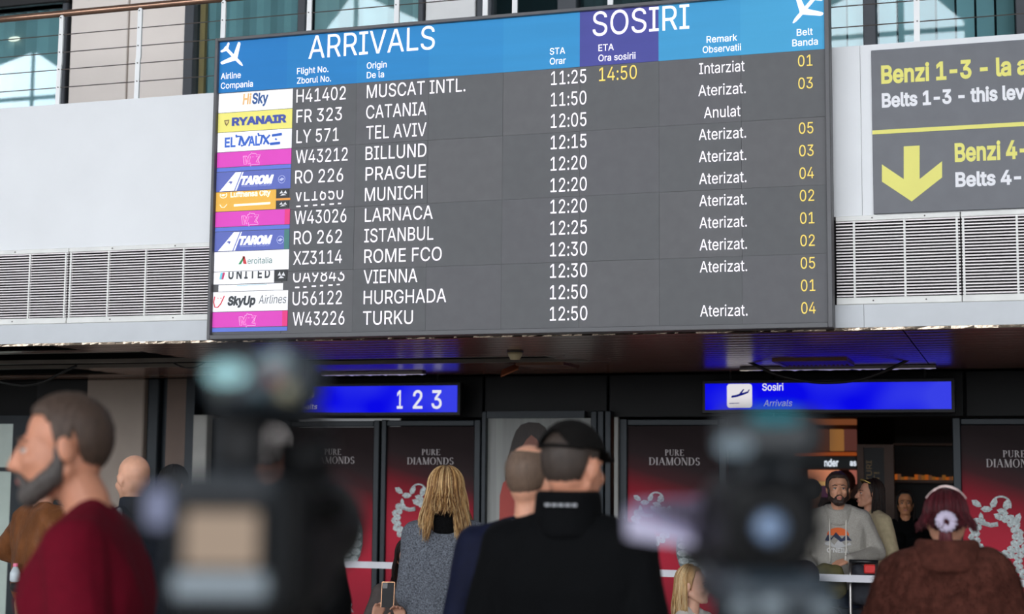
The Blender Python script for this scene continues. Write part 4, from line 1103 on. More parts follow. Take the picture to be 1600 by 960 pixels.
def strands(M, n, length, rnd, col_mats, back_only=False, part=True, k=1.0, width=.0032, spread=.035, wave=.012, az_rng=(35, 325), front_drop=0.0, flare=.02, layers=1.0, mid=1.0):
    """long hair: tapered locks that follow the skull and then hang down"""
    outs = [MB() for _ in col_mats]; C0 = Vector((0, .018, .03)); r = Vector((.084, .103, .096))
    for s in range(n):
        az = rnd.uniform(*az_rng); el0 = rnd.uniform(20, 84); 
        sgn = 1 if az <= 180 else -1
        pts = []; e = el0; L = length*rnd.uniform(.72, 1.0)*(mid if abs(az-180) < 26 else 1.0)
        lift = rnd.uniform(0, .012)*layers
        side = Vector((math.sin(R(az)), -math.cos(R(az)), 0))
        while e > -12:
            d = Vector((side.x*math.cos(R(e)), side.y*math.cos(R(e)), math.sin(R(e))))
            q = 1/math.sqrt((d.x/r.x)**2 + (d.y/r.y)**2 + (d.z/r.z)**2)
            pts.append((C0 + d*(q + lift))*k); e -= 13
        if not pts: continue
        p = pts[-1].copy(); ph = rnd.uniform(0, 6.28); n2 = 9
        for j in range(1, n2+1):
            t = j/n2; 
            pts.append(Vector((p.x + side.x*(flare*t) + wave*math.sin(ph + 5*t)*t, p.y + side.y*flare*t + spread*.3*math.sin(ph*1.7)*t - front_drop*t, p.z - L*t)))
        w = width*rnd.uniform(.6, 1.25)
        rs = [w*.7] + [w]*(len(pts)-3) + [w*.7, w*.2]
        outs[rnd.randrange(len(outs))].tube([M @ q for q in pts], rs, 4)
    return outs

def put(name, me, mat, parent):
    return link(name, me, mat, parent)
def face_bits(root, M, k=1.0, brow=(60, 44, 34), iris=(50, 34, 24), lips=(176, 104, 94), parent=None):
    T = lambda x, y, z: M @ Vector((x*k, y*k, z*k)); R3 = M.to_3x3()
    for s in (-1, 1):
        e = MB().ell(T(s*.031, -.082, -.002), (.0135*k, .009*k, .0068*k), 10, 6, R3).build('eye', pm('eye_white', (206, 200, 194), .25), parent, True, None)
        MB().ell(T(s*.031, -.0885, -.002), (.006*k, .004*k, .006*k), 8, 5, R3).build('iris', pm('iris_%d' % iris[0], iris, .2), e, True, None)
        MB().tube([T(s*.044, -.0835, .001), T(s*.031, -.0915, .0075), T(s*.017, -.088, .003)], .0022*k, 5).build('eyelid', pm('lid_dark', (60, 40, 34), .6), e, True, None)
        MB().tube([T(s*.052, -.078, .020), T(s*.036, -.094, .026), T(s*.014, -.0955, .022)], [.002*k, .0045*k, .0035*k], 5).build('eyebrow', hair_mat('brow_%d_%d' % brow[:2], brow), parent, True, None)
    MB().ell(T(0, -.1015, -.0725), (.021*k, .0045*k, .0085*k), 12, 6, R3).build('lips', pm('lips_%d' % lips[0], lips, .45), parent, True, None)

def person(label, px, py, Y, face, skin_col, top, trousers, pose='stand', lean=0.0, head_yaw=0.0, head_pitch=0.0, head_roll=0.0, arms=None, hands=None, fem=False, voxel=.011, cvoxel=.012,
           wide=1.0, thick=1.0, inflate=.022, wrinkle=.006, hem=.86, coat=None, face_on=False, face_kw=None, seat=.46, ears=True, group=None, ht=None, shoes=(24, 22, 22), nose=1.0, head_fwd=0.0):
    """px,py = top of the head in the photo, Y = depth of the person; face = yaw of the chest in degrees (0 looks towards -Y)"""
    Ptop = at(px, py, Y)
    tz = -(.95 - seat - .09) if pose == 'sit' else 0.0
    H0 = 1.752
    k = 1.0
    if ht: k = ht
    elif pose == 'stand': k = Ptop.z / H0
    else: k = .97 if fem else 1.0
    root = thing('person', (Ptop.x, Y, 0), label, 'person', group, rz=R(face)); del BASE[root]; BASE[root] = Vector((0, 0, 0))
    zs = Ptop.z / k - (H0 + tz)          # fine vertical fit for seated people
    if pose == 'stand': zs = 0
    piv = Vector((0, 0, .95 + tz + zs))
    LR = Matrix.Rotation(R(lean), 4, 'X')
    def U(x, y, z): return (piv + LR @ (Vector((x, y, z + tz + zs)) - piv)) * k
    fw = .9 if fem else 1.0
    # ---- head
    neck = U(0, -head_fwd, 1.52)
    HM = Matrix.Translation(neck) @ Matrix.Rotation(R(head_yaw), 4, 'Z') @ Matrix.Rotation(R(head_pitch), 4, 'X') @ Matrix.Rotation(R(head_roll), 4, 'Y') @ Matrix.Translation(Vector((0, -.012, .115))*k) @ Matrix.Scale(k, 4)
    hips = [V(s*.092, 0, .92 + tz + zs)*k for s in (-1, 1)]
    if pose == 'stand': legs = [[hips[i], V(s*.10, -.012, .50)*k, V(s*.105, .02, .085)*k] for i, s in enumerate((-1, 1))]
    else: legs = [[hips[i], V(s*.12, -.43, (seat+.06)/k)*k, V(s*.12, -.42, .085)*k] for i, s in enumerate((-1, 1))]
    # ---- arms (person's right = -x)
    A = {}
    for s, nm in ((-1, 'R'), (1, 'L')):
        sh = U(s*.175*fw*wide, .01, 1.40)
        if arms and nm in arms: el, wr = [Vector(q)*k for q in arms[nm]]
        else: el, wr = U(s*.245*wide, .04, 1.12), U(s*.255*wide, -.06, .88)
        A[nm] = (sh, el, wr)
    def torso(b, e, low=True, wk=1.0):
        x = fw*wide*wk; y = thick
        b.hull([(U(s*.085*x, .005, 1.02), (.075+e)*k) for s in (-1, 1)] + [(U(s*.10*x, .0, 1.28), (.088*y+e)*k) for s in (-1, 1)])
        b.hull([(U(s*.10*x, .0, 1.28), (.088*y+e)*k) for s in (-1, 1)] + [(U(s*.145*x, .012, 1.395), (.052+e)*k) for s in (-1, 1)] + [(U(0, .02, 1.42), (.06+e*.6)*k)])
        for s in (-1, 1): b.hull([(U(s*.045, .018, 1.465), (.036+e*.4)*k), (U(s*.16*x, .014, 1.40), (.05+e*.8)*k)])
        if fem:
            for s in (-1, 1): b.ell(U(s*.075, -.085, 1.27), (.062+e*.5)*k)
        if low: b.hull([(U(s*.085*x, .005, 1.02), (.075+e)*k) for s in (-1, 1)] + [(U(s*.085*x, .01, .92), (.088+e)*k) for s in (-1, 1)])
    def arm(b, nm, e, cuff=1.0):
        sh, el, wr = A[nm]; w2 = el + (wr - el)*cuff
        b.chain([(sh, (.053+e)*k), (el, (.04+e*.9)*k), (w2, (.027+e*.8)*k)])
    # ---- body
    b = Blob(); torso(b, 0)
    b.chain([(U(0, .02, 1.40), .062*k*fw), (U(0, .006, 1.50), .056*k*fw), (HM @ V(0, .012, -.05), .054*k*fw)])
    head_blob(b, HM, fem, ears, nose)
    for nm, s in (('R', -1), ('L', 1)):
        arm(b, nm, 0); sh, el, wr = A[nm]
        if hands and nm in hands: d, nr, sd, cu = hands[nm]
        else: d, nr, sd, cu = (wr - el), V(s, 0, 0), -1*s, .55
        hand_blob(b, wr, d, nr, sd, cu, .92 if fem else 1.0)
    for L in legs:
        b.chain([(L[0], .085*k), (L[1], .056*k), (L[2], .038*k)])
        f = L[2]; b.hull([(f + V(0, .02, -.045)*k, .034*k), (f + V(0, -.13, -.055)*k, .026*k)])
    body = put('body', b.mesh(voxel, 3), skin(skin_col), root)
    # ---- upper garment
    b = Blob(); torso(b, inflate, hem < .9)
    for nm in ('R', 'L'): arm(b, nm, inflate*.75, .97)
    if coat:                                  # (hem height, half width, half depth)
        hz, cw, cd = coat
        b.hull([(U(s*.11*wide, .0, 1.30), .10*k) for s in (-1, 1)] + [(Vector((s*cw, yy, hz))*k, .05*k) for s in (-1, 1) for yy in (-cd, cd)])
    up = put('jacket', b.mesh(cvoxel, 3, wrinkle, 8, px), top, root)
    # ---- trousers and shoes
    b = Blob()
    for L in legs: b.chain([(L[0], .10*k), (L[1], .072*k), (L[2] + V(0, 0, .03)*k, .058*k)])
    b.hull([(V(s*.085, .01, .93 + tz + zs)*k, .10*k) for s in (-1, 1)] + [(V(s*.08, .005, 1.0 + tz + zs)*k, .088*k) for s in (-1, 1)])
    put('trousers', b.mesh(.016, 3, .006, 9, px), trousers, root)
    for L in legs:
        f = L[2]; b = Blob(); b.hull([(f + V(0, .025, -.042)*k, .041*k), (f + V(0, -.14, -.052)*k, .033*k)])
        put('shoe', b.mesh(.016, 2), pm('shoe_%d' % shoes[0], shoes, .5), root)
    if face_on: face_bits(root, HM, .94 if fem else 1.0, parent=root, **(face_kw or {}))
    return dict(root=root, M=HM, U=U, k=k, A=A, body=body, top=up, fw=fw)
def shell(P, name, mb, mat, smooth=True, parent=None):
    return mb.build(name, mat, parent or P['root'], smooth, None)
def short_hair(P, mat, line=None, th=.012, nz=.006, hi=TOP, seed=0, kk=1.0, name='hair'):
    return shell(P, name, dome(P['M'], line or hl(), hi, th, nz=nz, seed=seed, k=kk), mat)
def beard(P, mat, e=.007, k=1.0, stubble=False):
    b = Blob(); M = P['M']; T = lambda x, y, z: M @ Vector((x*k, y*k, z*k)); sc = P['k']*k
    for s in (-1, 1):
        b.chain([(T(s*.072, -.006, .0), .009*sc), (T(s*.068, -.004, -.035), .014*sc), (T(s*.058, -.022, -.07), (.02+e)*sc), (T(s*.024, -.07, -.102), (.021+e)*sc)])
        b.hull([(T(s*.022, -.098, -.057), .0055*sc), (T(s*.03, -.083, -.085), .014*sc)])
        b.hull([(T(s*.006, -.105, -.054), .0055*sc), (T(s*.022, -.098, -.057), .0055*sc)])
    b.hull([(T(-.02, -.076, -.108), (.02+e)*sc), (T(.02, -.076, -.108), (.02+e)*sc)])
    return put('beard', b.mesh(.006, 2, .003, 60), mat, P['root'])
def collar(P, mat, r=.075, z0=1.455, z1=1.50, th=.012, name='collar', tilt=.02, front=True, n=20):
    mb = Blob(); pts = []
    for i in range(n+1):
        a = 2*math.pi*i/n
        if not front and abs((a + math.pi/2) % (2*math.pi) - 0) < .45: pass
        x, y = r*math.cos(a), r*.95*math.sin(a) + .012
        pts.append((x, y))
    for i in range(n):
        (x0, y0), (x1, y1) = pts[i], pts[i+1]
        d0 = -tilt*(y0 < 0)*abs(y0)/r; d1 = -tilt*(y1 < 0)*abs(y1)/r
        U = P['U']; t = th*P['k']
        mb.hull([(U(x0, y0, z0+d0), t), (U(x1, y1, z0+d1), t), (U(x0*.93, y0*.93, z1+d0), t*.8), (U(x1*.93, y1*.93, z1+d1), t*.8)])
    return put(name, mb.mesh(.007, 2), mat, P['root'])
def project_onto(P, me, origin, dirv, lift=.004):
    """press flat print onto the garment along dirv"""
    top = P['top'].data; bv = BVHTree.FromPolygons([v.co for v in top.vertices], [list(p.vertices) for p in top.polygons])
    for v in me.vertices:
        h = bv.ray_cast(v.co - dirv*.6, dirv)
        if h[0] is not None: v.co = h[0] - dirv*lift
    return me
def subdiv(me, n=2):
    bm = bmesh.new(); bm.from_mesh(me); bmesh.ops.subdivide_edges(bm, edges=bm.edges[:], cuts=n, use_grid_fill=True); bm.to_mesh(me); bm.free(); return me

rnd = random.Random(5)
fair, tan, pale = (206, 152, 124), (190, 132, 102), (222, 176, 152)
dark_trs = cloth('dark_trousers', (30, 32, 38)); jeans = cloth('blue_jeans', (48, 58, 78)); black_cl = cloth('black_jacket_cloth', (5, 6, 8), .85); 

# --- man in the dark red sweater, near left
P = person('bearded man in a dark red sweater in profile at the left', 164, 619, 3.5, -68, (190, 130, 102), cloth('dark_red_knit', (92, 6, 26), .9, .1, 60), jeans, head_yaw=9, head_pitch=5, lean=4, head_fwd=.035, thick=1.3, voxel=.007, cvoxel=.01, wrinkle=.007, inflate=.034, wide=1.1,
           arms={'R': ((-.30, .02, 1.14), (-.27, -.2, .98)), 'L': ((.30, .03, 1.13), (.27, -.15, .95))}, face_on=True, nose=.98)
short_hair(P, hair_mat('greying_brown_hair', (68, 53, 44)), hl(33, 6, -52, -34), .011, .004)
beard(P, hair_mat('grey_black_beard', (70, 64, 61)), .008)
collar(P, MATS['dark_red_knit'], r=.082, z0=1.435, z1=1.455, th=.012, tilt=.05)
# --- person in a brown leather jacket behind him
P = person('person in a brown leather jacket and khaki trousers at the left edge', 72, 716, 7.7, 150, fair, cloth('brown_leather', (108, 66, 38), .38, .25, 9, .25, 30), cloth('khaki_trousers', (168, 156, 122)), wide=1.12, inflate=.045, wrinkle=.014, hem=1.0,
           arms={'R': ((-.36, .05, 1.2), (-.2, -.2, 1.12)), 'L': ((.42, .02, 1.22), (.2, -.2, 1.12))})
short_hair(P, hair_mat('brown_hair', (70, 52, 40)))
mb = MB(); ring = [(.175*math.cos(2*math.pi*i/24), .125*math.sin(2*math.pi*i/24)+.005) for i in range(25)]
mb.tube([P['U'](x*1.0, y*1.0, 1.03) for x, y in ring], .03, 8); shell(P, 'waist_bag', mb, black_plastic)
bt = at(24, 893, 7.55); t = thing('water_bottle', (bt.x, bt.y, bt.z - .06), 'small clear water bottle with a pink cap tucked at the khaki trousers', 'bottle')
MB().lathe(bt + V(0, 0, -.06), [(.02, 0), (.03, .01), (.03, .05), (.013, .085)], 12).build('bottle_body', pm('clear_plastic', (190, 200, 205), .1), t, True)
MB().lathe(bt + V(0, 0, .025), [(.014, 0), (.014, .018)], 10).build('cap', pm('pink_cap', (230, 120, 150), .4), t)
# --- bald man
P = person('bald man in a dark jacket in front of the grey pillar', 213, 712, 7.25, -118, (214, 160, 132), cloth('dark_navy_jacket', (36, 40, 48)), dark_trs, head_pitch=8, voxel=.009, inflate=.03)
collar(P, MATS['dark_navy_jacket'], r=.08, z0=1.46, z1=1.53, th=.014)
mb = MB(); mb.tube([P['U'](.1, .13, 1.1), P['U'](.12, .12, 1.35), P['U'](.12, .05, 1.47), P['U'](.12, -.08, 1.42)], .018, 6); shell(P, 'backpack_strap', mb, pm('strap_grey', (130, 140, 146), .6))
# --- dark haired passer-by next to the bald man
P = person('dark haired person mostly hidden right of the bald man', 273, 730, 8.7, 170, fair, black_cl, dark_trs, fem=True, voxel=.013, cvoxel=.016)
short_hair(P, hair_mat('black_hair', (20, 18, 18)), hl(40, -20, -60, -40), .016)
# --- grey haired man behind the tripod camera
P = person('grey haired man in black behind the near left tripod camera', 424, 662, 5.55, 205, (208, 150, 128), black_cl, dark_trs, head_yaw=-35, voxel=.009, inflate=.03)
short_hair(P, hair_mat('silver_hair', (186, 178, 174), .15), hl(50, 4, -38, -14), .012)
# --- blonde woman in the grey tweed coat
tweed = pm('grey_tweed', (96, 100, 108), .95, var=.75, scale=150, bump=.35, bscale=150, spec=.1)
P = person('long haired blonde woman in a grey tweed coat seen from behind', 697, 735, 7.84, 196, fair, tweed, dark_trs, fem=True, voxel=.01, cvoxel=.012, inflate=.045, wrinkle=.006, wide=.98, coat=(.62, .145, .08), head_pitch=4,
           arms={'R': ((-.195, .04, 1.08), (-.12, -.14, .98)), 'L': ((.195, .04, 1.08), (.12, -.14, .98))})
blondes = [hair_mat('blonde_lock_a', (190, 150, 96), .25), hair_mat('blonde_lock_b', (150, 108, 62), .25), hair_mat('blonde_lock_c', (212, 178, 128), .2), hair_mat('brown_root', (112, 74, 42), .25)]
h = short_hair(P, hair_mat('blonde_crown', (150, 106, 62), .3), hl(40, -20, -60, -40), .014, .003, kk=.94)
for i, m in enumerate(strands(P['M'], 900, .30, rnd, blondes, az_rng=(55, 305), spread=.06, wave=.014, flare=.05, layers=1.6, mid=.52, width=.0021)): m.build('hair_locks', blondes[i], h, True, None)
collar(P, cloth('black_fur_collar', (10, 10, 11), .95, bump=.6), r=.092, z0=1.43, z1=1.52, th=.024)
# --- balding man in the navy jacket
P = person('balding man in a navy jacket left of the man with the cap', 829, 696, 5.4, 188, (212, 154, 126), cloth('navy_jacket', (18, 22, 44), .7), dark_trs, head_yaw=-22, voxel=.009, inflate=.03, wide=1.06, thick=1.1,
           arms={'R': ((-.245, .06, 1.12), (-.2, -.22, 1.1)), 'L': ((.245, .06, 1.12), (.2, -.22, 1.1))})
short_hair(P, hair_mat('thin_grey_brown_hair', (104, 84, 70), .25), hl(40, 2, -50, -16), .004, .002, hi=lambda a: 44 if abs(a) > 60 else 41)
collar(P, cloth('pale_blue_shirt', (196, 204, 220)), r=.07, z0=1.45, z1=1.495, th=.008, name='shirt_collar')
collar(P, MATS['navy_jacket'], r=.082, z0=1.44, z1=1.475, th=.014)
# --- man with the black cap
P = person('man in a black cap and black jacket seen from behind', 890, 667, 4.72, 184, (202, 140, 112), black_cl, dark_trs, head_yaw=-24, head_pitch=6, voxel=.008, cvoxel=.011, inflate=.034, wide=1.08, thick=1.15, wrinkle=.009,
           arms={'R': ((-.255, .06, 1.12), (-.2, -.24, 1.12)), 'L': ((.255, .06, 1.12), (.2, -.24, 1.12))})
short_hair(P, hair_mat('dark_greying_hair', (58, 48, 42), .25), hl(40, 2, -58, -24), .007, .003)
capm = cloth('black_cap_cotton', (17, 15, 14), .85)
cp = shell(P, 'cap', dome(P['M'], lambda a: 12 - 4*(abs(a) > 120), TOP, .02, nz=.002, taper=False, inner=.013, skip=lambda a, t: abs(a) > 148 and (.05 < t < .34*math.cos(R((180-abs(a))*2.6)))), capm)
vz = MB(); rows = []
for j in range(5):
    for i in range(13):
        a = R(-62 + i*124/12); ext = j/4*.07*math.cos(a*1.1)
        vz.v.append(P['M'] @ V(.098*math.sin(a), .018 - (.116+ext)*math.cos(a), .05 - .02*(j/4)**2))
for j in range(4):
    for i in range(12): vz.f.append([j*13+i, j*13+i+1, (j+1)*13+i+1, (j+1)*13+i])
vm = shell(P, 'visor', vz, capm, parent=cp); sm = vm.modifiers.new('thick', 'SOLIDIFY'); sm.thickness = .004
collar(P, black_cl, r=.09, z0=1.44, z1=1.55, th=.018)
mb = MB(); 
for i in range(5): mb.box(-.048 + i*.02, -.034 + i*.02, .104, .11, 1.515, 1.523)
for v in mb.v: v.x, v.y, v.z = P['U'](v.x + .0, v.y + .018, v.z + .004)
shell(P, 'neck_label', mb, pm('label_grey', (150, 152, 156), .5), False)
# --- seated woman with the telephone
def local(px, py, Y, face, k, w):
    o = at(px, py, Y); return Matrix.Rotation(-R(face), 3, 'Z') @ (Vector(w) - V(o.x, Y, 0)) / k
_l = lambda a_, b_, Y_: tuple(local(642, 842, 9.0, 16, .97, at(a_, b_, Y_)))
P = person('seated woman in a grey jacket holding a phone beside the tweed coat', 642, 842, 9.0, 16, (214, 160, 134), cloth('taupe_jacket', (88, 80, 78)), dark_trs, pose='sit', fem=True, seat=.40, head_pitch=14, voxel=.006, inflate=.03, wide=1.1,
           arms={'R': (_l(566, 1006, 8.85), _l(586, 970, 8.66)), 'L': (_l(672, 1010, 8.85), _l(630, 976, 8.64))}, hands={'R': (V(.32, -.1, 1), V(-.35, 1, .1), -1, .75), 'L': (V(-.3, -.1, 1), V(.35, 1, .1), 1, .75)}, face_on=True)
h = short_hair(P, hair_mat('dark_brown_hair', (30, 20, 18)), hl(42, -20, -60, -45), .014, kk=.94)
dk = [hair_mat('dark_lock_a', (26, 18, 16)), hair_mat('dark_lock_b', (44, 28, 22))]
for i, m in enumerate(strands(P['M'], 216, .2, rnd, dk, az_rng=(60, 300))): m.build('hair_locks', dk[i], h, True, None)
collar(P, cloth('cream_scarf', (206, 196, 182)), r=.075, z0=1.42, z1=1.47, th=.016, name='scarf')
PH = P
# phone
c = at(606, 930, 8.60)
t = thing('smartphone', c - V(0, 0, .07), 'black smartphone with a gold edge held by the seated woman', 'phone')
MM = Matrix.Translation(c) @ Matrix.Rotation(R(14), 4, 'Z') @ Matrix.Rotation(R(-14), 4, 'X')
MB().obox(MM, .036, .004, .073).build('case', pm('phone_black', (18, 16, 18), .6), t)
MB().obox(MM @ Matrix.Translation(V(0, .001, .0735)), .036, .005, .002).obox(MM @ Matrix.Translation(V(-.0365, .001, 0)), .0015, .005, .073).obox(MM @ Matrix.Translation(V(.0365, .001, 0)), .0015, .005, .073).build('edge', pm('phone_gold', (214, 160, 120), .3, .6), t)
MB().obox(MM @ Matrix.Translation(V(-.018, -.005, .052)), .014, .002, .016).build('camera_island', pm('phone_island', (40, 36, 36), .2), t)
# --- seated blonde woman in profile
P = person('blonde woman in a white top seated in profile below the bracelet poster', 1082, 886, 9.7, 70, (226, 176, 150), cloth('white_top', (222, 216, 210)), dark_trs, pose='sit', fem=True, seat=.40, head_yaw=10, head_pitch=0, voxel=.006, inflate=.02, face_on=True, face_kw=dict(brow=(120, 84, 56), lips=(190, 100, 96)))
h = short_hair(P, hair_mat('blonde_crown2', (186, 146, 96), .25), hl(48, -8, -60, -40), .012, .003, kk=.94)
b2 = [hair_mat('pale_lock_a', (206, 172, 122), .2), hair_mat('pale_lock_b', (176, 132, 80), .2), hair_mat('pale_lock_c', (224, 196, 152), .15)]
for i, m in enumerate(strands(P['M'], 520, .24, rnd, b2, width=.0024, az_rng=(88, 272), spread=.03, wave=.01, flare=.012)): m.build('hair_locks', b2[i], h, True, None)
SB = P
# --- man in the grey hoodie with the luggage trolley
hood = cloth('heather_grey_sweat', (164, 160, 152), .95, .12, 120)
P = person('bearded man in a grey hoodie behind the white belt', 1309, 740, 12.2, 4, (204, 148, 118), hood, jeans, voxel=.006, cvoxel=.009, inflate=.034, wide=1.02, lean=4, head_yaw=8, head_pitch=-1, wrinkle=.008, face_on=True, face_kw=dict(brow=(50, 36, 28)),
           arms={'R': ((-.29, .02, 1.12), (-.17, -.26, 1.0)), 'L': ((.30, .0, 1.14), (.085, -.34, 1.10))}, hands={'L': (V(-1, -.25, -.35), V(-.1, -.5, 1), 1, .5)})
short_hair(P, hair_mat('dark_brown_short', (50, 36, 28)), hl(33, 6, -52, -34), .018, .005)
beard(P, hair_mat('dark_beard', (46, 32, 26)), .006)
collar(P, hood, r=.098, z0=1.41, z1=1.49, th=.026, name='hood', tilt=.04)
melt()
dv = V(0, 1, 0); k_ = P['k']
def chest_poly(pts, mat, name, lift):
    mb = MB(); mb.add([(x*k_, -.3, z*k_) for x, z in pts], [list(range(len(pts)))])
    me = mb.mesh(name); bm = bmesh.new(); bm.from_mesh(me); bmesh.ops.triangulate(bm, faces=bm.faces[:]); bm.to_mesh(me); bm.free(); subdiv(me, 3)
    return link(name, project_onto(P, me, None, dv, lift), mat, P['top'])
arc = [(.085*math.cos(R(a)), 1.275 + .06*math.sin(R(a))) for a in range(0, 181, 15)]
chest_poly(arc, pm('print_orange', (222, 104, 48), .8), 'sun_print', .004)
chest_poly([(-.1, 1.235), (-.075, 1.285), (-.05, 1.255), (-.015, 1.30), (.03, 1.25), (.065, 1.285), (.105, 1.235), (.06, 1.24), (.02, 1.225), (-.03, 1.265), (-.06, 1.23)], pm('print_navy', (44, 52, 78), .8), 'mountain_print', .006)
chest_poly([(-.1, 1.22), (-.06, 1.235), (-.03, 1.20), (.01, 1.25), (.05, 1.20), (.09, 1.225), (.1, 1.205), (0, 1.175), (-.1, 1.205)], pm('print_pale', (190, 190, 190), .8), 'mountain_print', .005)
me = glyph_mesh("O'NEILL", .02); xs_ = [v.co.x for v in me.vertices]; kx = .17/(max(xs_)-min(xs_))
for v in me.vertices: v.co = V((-.085 + (v.co.x-min(xs_))*kx)*k_, -.3, (1.145 + v.co.y*.032/CAPH)*k_)
link('lettering', project_onto(P, me, None, dv, .005), pm('print_white', (214, 214, 212), .8), P['top'])
for s in (-1, 1):
    mb = MB(); pts = []
    bv = BVHTree.FromPolygons([v.co for v in P['top'].data.vertices], [list(p.vertices) for p in P['top'].data.polygons])
    for z in (1.40, 1.36, 1.30, 1.24, 1.18, 1.12, 1.07):
        q = bv.ray_cast(V(s*.062*k_, -.6, z*k_), V(0, 1, 0)); pts.append((q[0] if q[0] is not None else V(s*.062*k_, -.14, z*k_)) - V(0, .008, 0))
    mb.tube(pts, .0055, 6); shell(P, 'drawstring', mb, pm('cord_white', (216, 212, 202), .7))
sh, el, wr = P['A']['L']
mb = MB(); d_ = (wr-el).normalized(); mb.tube([wr - d_*.035, wr - d_*.005], .036, 14); shell(P, 'watch', mb, black_plastic)
HD = P
# --- woman in the beige coat behind him
P = person('dark haired woman in a beige coat behind the man in the hoodie', 1358, 750, 12.75, -52, (206, 150, 122), cloth('beige_coat', (186, 172, 140)), dark_trs, fem=True, voxel=.006, inflate=.045, wide=1.08, head_yaw=-12, head_pitch=-4, coat=(.55, .2, .1), face_on=True)
h = short_hair(P, hair_mat('dark_brown_hair2', (34, 24, 20)), hl(44, -14, -60, -40), .013, kk=.94)
for i, m in enumerate(strands(P['M'], 216, .26, rnd, dk, az_rng=(80, 280), flare=.01)): m.build('hair_locks', dk[i], h, True, None)
mb = MB(); mb.tube([P['M'] @ V(-.075, -.02, .085), P['M'] @ V(-.05, -.06, .105), P['M'] @ V(0, -.07, .115), P['M'] @ V(.05, -.06, .105), P['M'] @ V(.075, -.02, .085)], .006, 6); shell(P, 'sunglasses', mb, pm('gold_rim', (220, 190, 110), .25, .6))
# --- woman in black deep in the doorway
P = person('woman in black with dark hair standing deep in the doorway', 1414, 768, 14.3, 8, (204, 140, 100), black_cl, dark_trs, fem=True, voxel=.006, face_on=True, head_yaw=-4)
h = short_hair(P, MATS['black_hair'], hl(50, -14, -60, -40), .012, kk=.94)
for i, m in enumerate(strands(P['M'], 192, .25, rnd, dk, az_rng=(62, 298), flare=.0)): m.build('hair_locks', dk[i], h, True, None)
# --- dark figure at the shop with hair up
P = person('dark clothed person with raised hair in front of the amber shop', 1320, 712, 15.3, 190, tan, black_cl, dark_trs, fem=True, voxel=.013, cvoxel=.016, ht=.98)
short_hair(P, hair_mat('auburn_hair', (70, 26, 18)), hl(40, -20, -60, -40), .02)
P = person('person in a black coat left of the hoodie man inside the doorway', 1268, 752, 14.0, 175, tan, black_cl, dark_trs, voxel=.013, cvoxel=.016)
short_hair(P, MATS['black_hair'], hl(), .014)
# --- dark haired seated person behind the right camera
P = person('dark haired seated person behind the near right tripod camera', 1257, 880, 10.4, 195, fair, black_cl, dark_trs, pose='sit', voxel=.012, cvoxel=.014, seat=.40)
short_hair(P, hair_mat('dark_brown_crown', (48, 32, 28)), hl(40, -6, -50, -30), .016)
SD = P
# --- person in the brown fur coat
furm = cloth('brown_fur', (78, 43, 35), .95, .3, 30, .5, 120)
P = person('red haired woman in a brown fur coat seen from behind', 1478, 770, 6.45, 182, fair, furm, dark_trs, fem=True, voxel=.01, cvoxel=.012, inflate=.075, wide=1.12, thick=1.15, wrinkle=.02, coat=(.5, .26, .14), head_pitch=10,
           arms={'R': ((-.33, .04, 1.08), (-.2, -.2, 1.0)), 'L': ((.33, .04, 1.08), (.2, -.2, 1.0))})
h = short_hair(P, hair_mat('dark_red_hair', (70, 12, 20), .35), hl(40, -18, -52, -34), .016, .004, kk=.96)
rd = [hair_mat('red_lock_a', (76, 14, 24)), hair_mat('red_lock_b', (62, 10, 20))]
for i, m in enumerate(strands(P['M'], 168, .07, rnd, rd, az_rng=(75, 285), flare=.03, wave=.01)): m.build('hair_locks', rd[i], h, True, None)
pt = MB(); base = P['M'] @ V(0, .112, -.012)
for i in range(26):
    a = rnd.uniform(0, 6.28); q = rnd.uniform(0, .016)
    pt.tube([base + V(q*math.cos(a), 0, q*math.sin(a)), base + V(q*math.cos(a)*1.4, .03, -.03), base + V(q*math.cos(a)*1.8, .035, -.08), base + V(q*math.cos(a)*1.2, .02, -.13)], [.006, .007, .006, .002], 4)
pt.build('ponytail', rd[0], h, True, None)
sc = MB()
for i in range(14):
    a0, a1 = 2*math.pi*i/14, 2*math.pi*(i+1)/14
    sc.tube([base + V(.024*math.cos(a0), .026, .024*math.sin(a0) - .006), base + V(.026*math.cos((a0+a1)/2), .036, .026*math.sin((a0+a1)/2) - .006), base + V(.024*math.cos(a1), .026, .024*math.sin(a1) - .006)], .019, 6)
shell(P, 'scrunchie', sc, cloth('lilac_scrunchie', (186, 176, 196)))
mb = MB(); mb.tube([P['M'] @ V(x, .03 - .012*math.cos(x*40), .146 - 9*x*x) for x in (-.08, -.065, -.045, -.02, 0, .02, .045, .065, .08)], .0055, 6); shell(P, 'hair_clip', mb, pm('clip_pearl', (230, 206, 200), .25))
collar(P, furm, r=.115, z0=1.45, z1=1.53, th=.036, name='fur_collar')
# short pile on the fur
melt(); fm = MB(); me = P['top'].data; me.update()
polys = list(me.polygons); rr = random.Random(3)
for _ in range(9000):
    p = polys[rr.randrange(len(polys))]; c = p.center; n = p.normal
    if c.z < .85: continue
    tdir = (n*.5 + V(rr.uniform(-.4, .4), rr.uniform(-.4, .4), -1)).normalized(); L = rr.uniform(.018, .034); sd = n.cross(tdir).normalized()*.0035
    fm.add([c - sd, c + sd, c + n*.009 + tdir*L], [(0, 1, 2)])
tag(shell(P, 'fur_pile', fm, furm, False), kind='stuff')

